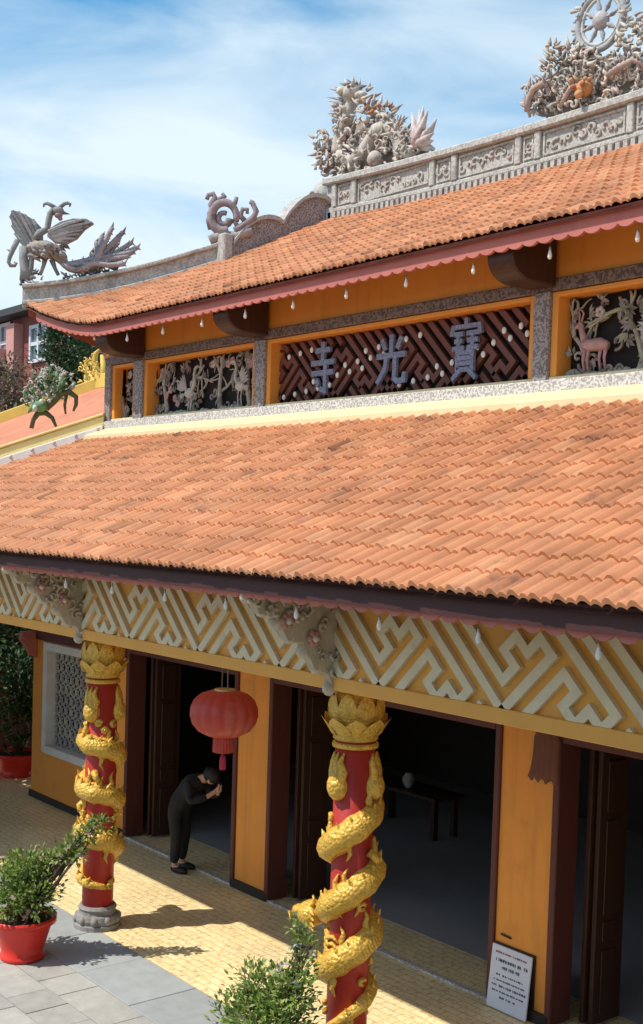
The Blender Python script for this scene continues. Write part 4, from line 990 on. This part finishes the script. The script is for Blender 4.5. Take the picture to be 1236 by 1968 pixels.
    for k in range(22):
        i = 8 + k * 4 + random.randrange(3); p_ = pts[i]; a_ = math.atan2(p_.y, p_.x); s_ = random.choice((-1, 1)); up_ = 1 if k % 3 else -1
        relief('flame_wisp', [(a_, p_.z + up_ * .07), (a_ + s_ * .18, p_.z + up_ * .13), (a_ + s_ * .08, p_.z + up_ * .19), (a_ + s_ * .25, p_.z + up_ * .25)], [.042, .036, .024, .007])
    for k in range(5):
        z = head_z - .10 - k * .055; a_ = ah + hand * .25
        relief('mane_wisp', [(a_, z + .02), (a_ + hand * .3, z + .03), (a_ + hand * .6, z - .01), (a_ + hand * .95, z + .02), (a_ + hand * 1.3, z - .02)], [.026, .03, .026, .022, .008])
    for k in range(20):
        z = U(.35, 2.3); a_ = U(0, 6.28); s_ = random.choice((-1, 1)); relief('cloud_wisp', [(a_ + .22 * p[0], z + .035 * p[1]) for p in arc(0, 0, 1, U(0, 6), U(0, 6) + s_ * 4.5, 9, .8)], .026)
    for (dz, da) in ((.25, 1.2), (-.35, -1.0), (.62, 2.9)):
        z = head_z + dz; a_ = ah + da; b = MB(); b.tube([polar(.18, a_, z), polar(.235, a_ + .15, z - .05), polar(.21, a_ + .32, z - .10)], [.04, .035, .03], 7)
        for q in (-1, 0, 1, 2): b.cone(polar(.215, a_ + .32, z - .10), polar(.19, a_ + .55, z - .12 + q * .04), .016, 5)
        obj('claw', b, 'gold_paint', c, True)
    return c
cL = dragon_column(-1, math.radians(-129), 2.10, 1.10, 41, 'red column wound by a gold dragon, on a bare stone base beside the red flower pot')
cR = dragon_column(1, math.radians(51), 2.13, 1.22, 42, 'red column wound by a gold dragon, standing behind a leafy bush')
cL.location = (COLX[1], 6.27, 0); cR.location = (COLX[2], 6.27, 0)
for s_, x, lb in ((cR, COLX[0], 'red dragon column at the far left end of the porch'), (cL, COLX[3], 'red dragon column at the right end of the porch')):
    q = copy_tree(s_); q.location = (x, 6.27, 0); q['label'] = lb

# ------------------------------------------------------------------ hanging bulbs
bp = MB().lathe([(.001, 0), (.016, .004), (.024, .022), (.023, .036), (.014, .062), (.010, .074)], n=12).mesh('bulb', True); bp.materials.append(MATS['bulb_white'])
bc = MB().lathe([(.012, .070), (.013, .094), (.004, .098), (.0022, .101), (.0022, .235)], n=8).mesh('socket', True); bc.materials.append(MATS['bulb_cap'])
def bulb(x, y, z, label, grp, sc):
    t = thing('hanging_bulb', label, 'light bulb', (x, y, z), grp); t.scale = (sc * .72, sc * .72, sc)
    link('glass_bulb', bp, None, t); link('socket', bc, None, t)
for k in range(9): bulb(-10.25 + .887 * k - (0 if k else 0), 5.20, 3.765, 'small white bulb hanging under the lower eave', 'bulbs along the lower eave', 1.0)
for k in range(12): bulb(-14.5 + .872 * k, UEY + .13, 6.69 + (.10 if k == 0 else 0), 'small white bulb hanging under the upper eave', 'bulbs along the upper eave', 1.1)

# ------------------------------------------------------------------ lantern
lx, ly, lz = -9.49, 6.52, 2.59
ln = thing('paper_lantern', 'round red lantern with tassel hanging in the porch', 'lantern', (lx, ly, lz))
prof = [(.07, .222), (.14, .215), (.22, .185), (.285, .125), (.315, .05), (.318, -.02), (.295, -.10), (.24, -.17), (.16, -.215), (.09, -.235)]
obj('lantern_body', MB().lathe([(r, z) for r, z in prof], (lx, ly, lz), 96, .05, 16), 'lantern_red', ln, True)
obj('cap', MB().lathe([(.001, .235), (.10, .235), (.105, .222), (.10, .21), (.001, .21)], (lx, ly, lz), 20), 'lantern_gold', ln)
obj('fringe', MB().lathe([(.085, -.225), (.092, -.25), (.095, -.375), (.085, -.38), (.08, -.24)], (lx, ly, lz), 40, .08, 20), 'lantern_red', ln)
obj('tassel', MB().lathe([(.004, -.36), (.012, -.40), (.026, -.43), (.03, -.50), (.028, -.55), (.001, -.555)], (lx, ly, lz), 16, .12, 8), 'tassel_red', ln)
for s_ in (-1, 1): obj('cord', MB().tube([(lx + s_ * .05, ly, lz + .23), (lx + s_ * .035, ly, lz + .83)], .006, 5), 'cord', ln)
obj('cord', MB().tube([(lx - .04, ly, lz + .825), (lx + .04, ly, lz + .825), ], .006, 5), 'cord', ln)

# ------------------------------------------------------------------ plants
def plant(name, label, loc, pr, ph_, shape, nleaf, lsz, pal, flowers=None, nfl=0, branches=(), grp=None, seed=1):
    """shape: list of (dx, dy, dz, radius) foliage clumps above the pot rim"""
    random.seed(seed); t = thing(name, label, 'potted plant', loc, grp); x, y, z = loc
    if pr:
        p = obj('pot', MB().lathe([(.01, 0), (pr * .66, 0), (pr * .70, .02), (pr * .70, ph_ * .10), (pr * .62, ph_ * .14), (pr * .70, ph_ * .36), (pr * .88, ph_ * .80), (pr * .92, ph_ * .84), (pr * 1.02, ph_ * .86), (pr * 1.03, ph_), (pr * .97, ph_), (pr * .90, ph_ * .85), (.01, ph_ * .84)], loc, 32), 'red_plastic', t, True)
        obj('soil', MB().lathe([(pr * .89, ph_ * .87), (pr * .5, ph_ * .92), (.01, ph_ * .93)], loc, 16), 'soil', p, True)
    st_ = MB(); lv = MB(); fl = MB(); o_ = V3(x, y, z + ph_ * .9)
    tips = []
    for (dx, dy, dz, r) in shape:
        c = V3(x + dx, y + dy, z + dz)
        for k in range(5):
            q = c + V3(U(-1, 1), U(-1, 1), U(-.8, .8)) * r * .7; m_ = (o_ + q) / 2 + V3(U(-.05, .05), U(-.05, .05), U(0, .06)); st_.tube([o_ + V3(U(-.05, .05), U(-.05, .05), -.05), m_, q], [.014, .010, .004], 5); tips.append(q)
    for br in branches:
        P = [V3(*q) + V3(x, y, z) for q in br]; st_.tube(P, [.016 * (1 - .7 * i / len(P)) for i in range(len(P))], 5)
    wts = [s_[3] ** 2 for s_ in shape]
    for i in range(nleaf):
        s_ = random.choices(shape, wts)[0]; d = V3(U(-1, 1), U(-1, 1), U(-1, 1)); d = d.normalized() if d.length > .1 else V3(0, 0, 1)
        rr = s_[3] * (R() ** .4); p = V3(x + s_[0], y + s_[1], z + s_[2]) + V3(d.x, d.y, d.z * .85) * rr * (1 + .25 * math.sin(5 * d.x + 3 * d.z + s_[0] * 9))
        k = U(.7, 1.25); c = random.choice(pal); lv.col = tuple(v * k for v in c); dd = (d + V3(U(-.7, .7), U(-.7, .7), U(-.2, .9))).normalized()
        lv.leaf(p, dd, V3(U(-.4, .4), U(-.4, .4), 1).normalized(), lsz * U(.7, 1.3), lsz * U(.45, .65))
    for br in branches:
        P = smooth([V3(*q) + V3(x, y, z) for q in br], 5)
        for p in P[3:]:
            for q in range(9):
                c = random.choice(pal); k = U(.8, 1.3); lv.col = tuple(v * k for v in c); d = V3(U(-1, 1), U(-1, 1), U(-.4, 1)).normalized(); lv.leaf(p + d * U(0, .07), d, V3(0, 0, 1), lsz * U(.7, 1.2), lsz * .55)
    for i in range(nfl):
        s_ = random.choice(shape); d = V3(U(-1, 1), U(-1, 1), U(-.8, .8)).normalized(); p = V3(x + s_[0], y + s_[1], z + s_[2]) + d * s_[3] * U(.85, 1.1)
        fl.col = random.choice(flowers)
        for q in range(4): e = V3(U(-1, 1), U(-1, 1), U(-.3, 1)).normalized(); fl.leaf(p, e, d, lsz * .8, lsz * .6)
    obj('stems', st_, 'bark', t, True); obj('foliage', lv, 'leaf', t, kind='stuff')
    if nfl: obj('flowers', fl, 'leaf', t, kind='stuff')
    return t
GRN = [(.27, .38, .07), (.20, .31, .06), (.34, .42, .11), (.11, .20, .05), (.38, .43, .17), (.16, .27, .08)]
plant('potted_plant', 'round bush with pale blossom in a red plastic pot on the paving', (-11.02, 5.2, 0), .325, .43,
      [(-.05, 0, .72, .30), (.16, .05, .66, .22), (-.22, -.04, .70, .26), (-.02, .02, .92, .22), (.06, -.14,   .62, .22), (.02, .16, .78, .24), (.12, .24, .98, .11), (.22, .32, 1.06, .11), (.30, .40, 1.16, .10), (.36, .50, 1.28, .10), (.45, .60, 1.36, .10), (.36, .38, 1.06, .09)], 3000, .062, GRN,
      [(.55, .38, .33), (.60, .50, .40), (.55, .52, .30)], 60, [((0, .1, .75), (.12, .22, .98), (.28, .38, 1.12), (.36, .50, 1.30), (.46, .62, 1.40)), ((.1, .2, .95), (.30, .30, 1.05), (.42, .45, 1.08))], 'potted plants in the courtyard', 51)
plant('potted_plant', 'loose flowering bush in front of the dragon column', (-7.16, 5.42, 0), .27, .40,
      [(-.05, 0, .62, .30), (.20, 0, .72, .26), (-.30, -.02, .60, .24), (.02, .03, .86, .24), (-.22, .02, .86, .20), (.25, .03, .95, .18), (.10, -.10, .55, .3), (.24, .1, 1.08, .13), (.20, .16, 1.24, .09), (.14, .2, 1.3, .08), (-.42, 0, .5, .2)], 3400, .055, GRN,
      [(.52, .44, .42), (.40, .36, .50), (.55, .50, .42)], 46, [((.15, .05, .85), (.18, .1, 1.05), (.1, .16, 1.25), (.05, .18, 1.38))], 'potted plants in the courtyard', 52)
plant('potted_plant', 'dark shrub in a wide red pot in the shaded side passage', (-18.9, 8.75, 0), .42, .40,
      [(0, 0, .95, .5), (-.3, .2, 1.3, .5), (.2, .1, 1.45, .4), (.1, 0, 1.9, .35)], 1300, .13, [(.04, .09, .03), (.03, .07, .025), (.06, .11, .04)], None, 0, (), 'potted plants in the courtyard', 53)

# ------------------------------------------------------------------ notice, marks and fittings on the pillar
nb = thing('notice_board', 'white printed notice leaning on the foot of the orange pillar', 'sign', (-7.26, 8.22, 0))
obj('board', MB().add([(-7.495, 8.20, .012), (-7.015, 8.20, .012), (-7.015, 8.215, .012), (-7.495, 8.215, .012), (-7.495, 8.262, .585), (-7.015, 8.262, .585), (-7.015, 8.277, .585), (-7.495, 8.277, .585)],
    [(3, 2, 1, 0), (4, 5, 6, 7), (0, 1, 5, 4), (1, 2, 6, 5), (2, 3, 7, 6), (3, 0, 4, 7)]), 'paper_white', nb)
obj('dark_backing', MB().box(-7.49, -7.0, 8.279, 8.297, .02, .60), 'black_trim', nb)  # black sheet standing in for the notice's shadow along top and right
random.seed(61)
for (z, h, a, c, m) in ((.525, .022, .05, .43, 'ink_red'), (.455, .036, .05, .45, 'ink'), (.395, .036, .14, .34, 'ink'), (.325, .020, .08, .40, 'ink'), (.275, .020, .06, .42, 'ink'), (.225, .024, .04, .44, 'ink'), (.175, .02, .05, .43, 'ink'), (.125, .022, .15, .33, 'ink')):
    b = MB(); x = a
    while x < c:
        w_ = U(.012, .03); yy = 8.20 + .0615 * (z / .573) + .0005
        for q in (0, 1):
            if R() < .8: b.box(-7.495 + x + q * w_ * .55, -7.495 + x + q * w_ * .55 + w_ * .35, yy - .0035, yy - .0008, z - h / 2 * U(.7, 1), z + h / 2 * U(.7, 1))
        if R() < .8: b.box(-7.495 + x, -7.495 + x + w_, yy - .0042, yy - .0015, z - .003, z + .004)
        x += w_ + U(.004, .012)
    obj('text_line', b, m, nb, kind='stuff')
pm = obj('wall_hook', MB().tube([(-7.42, 8.288, .685), (-7.30, 8.288, .675)], .010, 6), 'black_trim'); pm['label'] = 'short black hook on the orange pillar above the white notice'; pm['category'] = 'hook'
# gathered brown curtain at the right-hand door
ct = thing('tied_curtain', 'short brown gathered curtain hung beside the door frame', 'curtain', (-6.93, 8.2, 2.7))
rows = []
for j in range(9):
    t = j / 8; z = 2.72 - .50 * t; hw = .05 + .10 * math.sqrt(min(1, t * 4)) + .03 * t ** 4; r_ = []
    for i in range(25):
        q = i / 24; r_.append((-6.93 + (q * 2 - 1) * hw - .03 * t ** 3, 8.245 - .035 * math.sin(math.pi * q) - .018 * abs(math.sin(q * math.pi * 5)) * min(1, t * 3), z + (.02 * math.sin(q * 25) if j == 8 else 0)))
    rows.append(r_)
b = MB(); b.grid(rows); o = obj('fabric', b, 'curtain', ct, True); sd_ = o.modifiers.new('thick', 'SOLIDIFY'); sd_.thickness = .008
obj('rod', MB().tube([(-7.0, 8.245, 2.715), (-6.86, 8.245, 2.715)], .012, 6), 'dark_wood', ct)

# ------------------------------------------------------------------ person bowing in the left doorway
def skinned(name, V, Ed, rads, m, parent, root=0, sub=2):
    me = bpy.data.meshes.new(name); me.from_pydata(V, Ed, []); o = link(name, me, m, parent)
    sk = o.modifiers.new('skin', 'SKIN'); sk.use_smooth_shade = True
    if not me.skin_vertices: 
        bm = bmesh.new(); bm.from_mesh(me); bm.verts.layers.skin.verify(); bm.to_mesh(me); bm.free()
    for i, d in enumerate(me.skin_vertices[0].data):
        r = rads[i]; d.radius = (r, r) if not hasattr(r, '__len__') else r; d.use_root = (i == root)
    ss = o.modifiers.new('sub', 'SUBSURF'); ss.levels = sub; ss.render_levels = sub
    return o
pr = thing('person', 'person in dark clothes bowing with joined hands at the left doorway', 'person', (-12.74, 8.10, 0)); del pr['_o']
B = [(0, 0, .84), (.10, 0, .98), (.24, 0, 1.13), (.36, 0, 1.22), (.44, 0, 1.25), (.50, 0, 1.26), (.585, 0, 1.235),     # 0-6 pelvis .. head
     (.30, .17, 1.17), (.36, .22, .96), (.55, .10, 1.04), (.60, .03, 1.10),                                              # 7-10 left arm
     (.30, -.17, 1.17), (.36, -.22, .96), (.55, -.10, 1.04), (.60, -.03, 1.10),                                          # 11-14 right arm
     (0, .09, .78), (.03, .10, .45), (-.02, .10, .07), (.14, .11, .03),                                                  # 15-18 left leg
     (0, -.09, .78), (.06, -.10, .45), (.03, -.10, .07), (.19, -.11, .03)]                                               # 19-22 right leg
BE = [(0, 1), (1, 2), (2, 3), (3, 4), (4, 5), (5, 6), (3, 7), (7, 8), (8, 9), (9, 10), (3, 11), (11, 12), (12, 13), (13, 14), (0, 15), (15, 16), (16, 17), (17, 18), (0, 19), (19, 20), (20, 21), (21, 22)]
BR = [.13, .125, .135, .11, .052, .085, .095, .055, .042, .032, .028, .055, .042, .032, .028, .085, .058, .042, .036, .085, .058, .042, .036]
HV, HE, HR = list(B), list(BE), list(BR)
for (base, s_) in ((10, 1), (14, -1)):
    for f in range(5):
        p = Vector(B[base]); off = (f - 2) * .014; i = len(HV)
        HV += [(p.x + .03, p.y + s_ * .004, p.z + off + .015), (p.x + .05, p.y, p.z + off + .045 - abs(f - 2) * .006), (p.x + .058, p.y - s_ * .002, p.z + off + .078 - abs(f - 2) * .012)]
        HE += [(base, i), (i, i + 1), (i + 1, i + 2)]; HR += [.010, .009, .007]
for i in range(4): HR[i] *= .7
for i in (7, 8, 11, 12, 15, 16, 19, 20): HR[i] *= .6
skinned('body', HV, HE, HR, 'skin', pr)
CV = B[:5] + B[7:10] + B[11:14] + [B[15], B[16], (-.02, .10, .10), B[19], B[20], (.03, -.10, .10)]
CE = [(0, 1), (1, 2), (2, 3), (3, 5), (5, 6), (6, 7), (3, 8), (8, 9), (9, 10), (0, 11), (11, 12), (12, 13), (0, 14), (14, 15), (15, 16), (3, 4)]
skinned('clothes', CV, CE, [.155, .15, .155, .13, .065, .07, .056, .046, .07, .056, .046, .105, .078, .06, .105, .078, .06], 'cloth_dark', pr)
b = MB(); b.ball((.545, 0, 1.285), (.115, .10, .10), 14, 10); b.ball((.50, 0, 1.29), (.09, .095, .10), 12, 8); obj('hair', b, 'hair', pr, True)
b = MB(); b.cone((.63, 0, 1.185), (.665, 0, 1.165), .018); obj('nose', b, 'skin', pr, True)
for s_ in (-1, 1):
    b = MB(); b.ball((.642, s_ * .035, 1.205), .010, 8, 6); obj('eye', b, 'hair', pr, True)
    b = MB(); b.ball((.55, s_ * .095, 1.225), (.02, .012, .028), 8, 6); obj('ear', b, 'skin', pr, True)
for x, s_ in ((.07, 1), (.12, -1)):
    b = MB(); b.ball((x, s_ * .105, .04), (.14, .055, .045), 12, 8); obj('shoe', b, 'hair', pr, True)
pr.rotation_euler = (0, 0, .30)

# ------------------------------------------------------------------ beyond the temple
gw = thing('garden_wall', 'dark red garden wall beyond the side passage', 'wall', (-21.2, 10, 0))
obj('wall_body', MB().box(-21.3, -21.1, 6.0, 26, 0, 3.2), 'brick_far', gw); obj('coping', MB().box(-21.36, -21.04, 5.96, 26.04, 3.2, 3.3), 'roof_dark', gw, bevel=.02)
def tree(name, label, loc, h, crown, nleaf, lsz, pal, seed, grp=None, trunk=.12):
    random.seed(seed); t = thing(name, label, 'tree', loc, grp); x, y, z = loc; tk = MB(); lv = MB()
    top = V3(x, y, z + h * .62); tk.tube(smooth([V3(x, y, z), V3(x + U(-.2, .2), y + U(-.2, .2), z + h * .3), top], 4), [trunk * (1 - .05 * i) for i in range(9)], 8)
    for (dx, dy, dz, r) in crown:
        c = V3(x + dx, y + dy, z + dz); tk.tube([top - V3(0, 0, U(0, h * .25)), (top + c) / 2 + V3(U(-.2, .2), U(-.2, .2), -.1), c], [trunk * .5, trunk * .32, trunk * .1], 6)
    obj('trunk', tk, 'bark', t, True)
    wts = [c[3] ** 2 for c in crown]
    for i in range(nleaf):
        s_ = random.choices(crown, wts)[0]; d = V3(U(-1, 1), U(-1, 1), U(-1, 1)); d = d.normalized() if d.length > .1 else V3(0, 0, 1)
        p = V3(x + s_[0], y + s_[1], z + s_[2]) + d * s_[3] * (R() ** .45) * (1 + .3 * math.sin(6 * d.x + 4 * d.z + 5 * d.y)); k = U(.7, 1.25); c = random.choice(pal); lv.col = tuple(v * k for v in c)
        lv.leaf(p, (d + V3(U(-.8, .8), U(-.8, .8), U(-.6, .6))).normalized(), V3(0, 0, 1), lsz * U(.6, 1.3), lsz * .5)
    obj('crown', lv, 'leaf', t, kind='stuff'); return t
p = onY(122, 705, 21.0)
tree('tree', 'dark green leafy tree between the temple roof and the brick house', (p[0], 21.0, 0), p[2] + 1.0, [(0, 0, p[2] - .3, 1.3), (-.5, .0, p[2] + .9, .8), (.9, .3, p[2] + .4, 1.0), (-.7, .2, p[2] - .6, .9), (.3, -.3, p[2] + 1.1, .8), (1.2, 0, p[2] - .9, 1.0), (-.2, 0, p[2] - 1.6, 1.0), (1.9, 0, p[2] + .2, 1.0)], 3800, .26, [(.035, .075, .03), (.05, .095, .035), (.025, .055, .025), (.07, .11, .05)], 71, 'trees behind the temple')
p = onY(12, 745, 20.0)
tree('tree', 'thin brownish tree with pale dry leaves in front of the brick house', (p[0], 20.0, 0), p[2] + .5, [(0, 0, p[2], .9), (.8, 0, p[2] - .3, .7), (-.9, .2, p[2] + .2, .9), (.2, 0, p[2] + .8, .6), (.5, 0, p[2] - 1, .8), (-.6, 0, p[2] - .9, .8)], 1500, .24, [(.20, .15, .11), (.28, .20, .16), (.12, .10, .06), (.16, .15, .08)], 72, 'trees behind the temple')
# side hall: hipped tiled roof with yellow ridges
sh = thing('side_hall', 'neighbouring hall with orange tiled roof and yellow ridges', 'building', (-27, 20, 0))
tp = Vector(onY(190, 745, 16.0)); d_ = 4.2; mz = .52
A = tp + V3(-d_, -d_, -mz * d_); Bc = tp + V3(9, -d_, -mz * d_); Tb = tp + V3(9, 0, 0)
b = MB(); nn = 46; rows = []
for j in range(18):
    t = j / 17; l_ = A + (tp - A) * t; r_ = Bc + (Tb - Bc) * t; rows.append([l_ + (r_ - l_) * (i / (nn * 2)) + V3(0, 0, .03 * (i % 2)) for i in range(nn * 2 + 1)])
b.grid(rows); sr = obj('roof', b, 'clay_far', sh)
b = MB(); b.add([A, tp, tp + V3(0, 8, 0), A + V3(0, 8 + 2 * d_, 0)], [(0, 1, 2, 3)]); obj('roof_slope', b, 'clay_far', sh)
obj('hip_ridge', beam_along([A + (tp - A) * (i / 8) for i in range(9)], (1, -1, 0), .14, -.05, .26), 'bright_yellow', sh, bevel=.02)
obj('main_ridge', beam_along([tp, tp + V3(9, 0, 0)], (0, 1, 0), .14, -.05, .35), 'bright_yellow', sh, bevel=.02)
obj('wall', MB().box(A.x + 1, Bc.x, A.y + 1.2, A.y + 1.4, 0, A.z + .2).box(A.x + 1, A.x + 1.2, A.y + 1.42, A.y + 12, 0, A.z + .2), 'orange_paint', sh)
obj('eave_board', MB().box(A.x, Bc.x, A.y - .02, A.y + .04, A.z - .22, A.z - .01), 'fascia_paint', sh)
T = Tracer(tuple(tp), (0, -1, 0), (0, 580), 5.468); fo = thing('ridge_flame', 'bright yellow flame ornament on the ridge of the neighbouring hall', 'statue', tuple(tp + V3(0, 0, .3)))
b = MB()
for pts, r in (([(1040, 880), (990, 820), (930, 760), (900, 700), (910, 630), (940, 610)], [36, 44, 38, 30, 22, 8]), ([(1060, 860), (1020, 740), (990, 640), (1010, 540), (1040, 500)], [36, 44, 38, 26, 8]), ([(960, 840), (900, 820), (890, 770)], [28, 22, 8]), ([(1080, 850), (1090, 700), (1070, 560)], [36, 36, 18])):
    T.tube(b, pts, r, 8)
filler(T, b, [(900, 860), (920, 680), (1000, 560), (1080, 560), (1090, 860)], 60, [(1, 1, 1)], 26, .3)
obj('flame', b, 'bright_yellow', fo, True)
# brick house far behind
hs = thing('brick_house', 'dark red brick house with pale window frames and a flat dark roof', 'building', (-52, 30, 0))
HY = 27.0; za = onY(0, 612, HY); zb = onY(55, 598, HY); topz = (za[2] + zb[2]) / 2
xl, xr = onY(-60, 650, HY)[0], onY(215, 650, HY)[0]
obj('wall', MB().box(xl, xr, HY, HY + 10, 0, topz - .25), 'brick_far', hs); obj('roof', MB().box(xl - .8, xr + .8, HY - .9, HY + 10.8, topz - .25, topz + .1), 'roof_dark', hs)
def far_window(u0, u1, v0, v1, nx, nz):
    a = onY(u0, v0, HY); c = onY(u1, v1, HY); x0, x1, z1, z0 = a[0], c[0], a[2], c[2]
    w_ = obj('window', MB().box(x0, x1, HY - .06, HY - .01, z0, z1), 'glass', hs); t = .09
    for i in range(nx + 1): x = x0 + (x1 - x0) * i / nx; obj('frame_bar', MB().box(x - t, x + t, HY - .16, HY - .062, z0 - t, z1 + t), 'frame_far', w_)
    for j in range(nz + 1): z = z0 + (z1 - z0) * j / nz; obj('frame_bar', MB().box(x0 - t, x1 + t, HY - .14, HY - .064, z - t, z + t), 'frame_far', w_)
far_window(-30, 22, 636, 692, 3, 2); far_window(63, 92, 630, 690, 2, 2); far_window(140, 170, 640, 690, 2, 2)
a = onY(29, 640, HY); c = onY(44, 640, HY); obj('pilaster', MB().box(a[0], c[0], HY - .5, HY - .0, 0, topz - .6), 'pink_far', hs)
a = onY(-60, 692, HY); c = onY(28, 708, HY); obj('balcony', MB().box(a[0], c[0], HY - 1.0, HY - .01, c[2], a[2]), 'pink_far', hs)
# side garden trees; the unseen ones are added to shade the porch end
for (x, y, h, sd) in ((-19.2, 6.9, 3.2, 81), (-20.3, 9.6, 3.6, 82), (-19.7, 11.4, 3.4, 83), (-17.5, 6.5, 2.9, 86), (-17.0, 3.2, 6.2, 84), (-23.5, 1.0, 6.5, 85)):
    random.seed(sd); cr_ = [(U(-.6, .6), U(-.6, .6), h * U(.3, .95), U(.55, .85) * h / 3.4) for k in range(8)]
    if sd == 84: cr_ = [(U(-2.0, .9), U(-1.0, .7), U(4.6, 6.6), U(.6, .85)) for k in range(20)]
    tree('tree', {81: 'unseen dense shrub tree added to shade the floor by the side passage', 82: 'dark shrub tree deeper in the shaded side passage', 83: 'dark shrub tree at the back of the side passage', 86: 'unseen low bush added to shade the far end of the porch', 84: 'unseen leafy tree placed to shade the left part of the porch floor', 85: 'unseen tall tree added to keep sky light off the porch end'}[sd], (x, y, 0), h, cr_, 7000 if sd == 84 else 1500, .26 if sd == 84 else .20, [(.04, .09, .03), (.03, .07, .025), (.06, .11, .04)], sd + 10, 'trees of the side garden', .09)
# the building the photograph is taken from: its terrace carries the camera
oh = thing('opposite_building', 'plain building with terrace facing the temple across the courtyard', 'building', (-9, -6, 0))
obj('terrace', MB().box(-9, 14, -8.0, .35, -.3, 2.85), 'cream_plaster', oh); obj('wall', MB().box(-9, 14, -12, -8.02, -.3, 6.2), 'cream_plaster', oh); obj('roof', MB().box(-9.5, 14.5, -12.5, -7.8, 6.2, 6.4), 'roof_dark', oh)
# dim furnishings at the back of the hall
at_ = thing('altar_table', 'low dark wooden table in the gloom behind the middle doorway', 'table', (-12.66, 12.1, 0))
obj('tabletop', MB().box(-13.4, -11.9, 11.8, 12.4, .56, .62), 'dark_wood', at_, bevel=.01)
for lx_ in (-13.35, -12.03):
    for ly_ in (11.85, 12.25): obj('leg', MB().box(lx_, lx_ + .08, ly_, ly_ + .08, .002, .559), 'dark_wood', at_)
ur = thing('urn', 'small pale urn standing on the low dark table', 'urn', (-12.66, 12.0, .62))
obj('urn_body', MB().lathe([(.01, 0), (.05, 0), (.055, .015), (.085, .07), (.095, .12), (.075, .17), (.05, .19), (.06, .21), (.055, .212), (.01, .2)], (-12.66, 12.0, .621), 20), 'granite', ur, True)
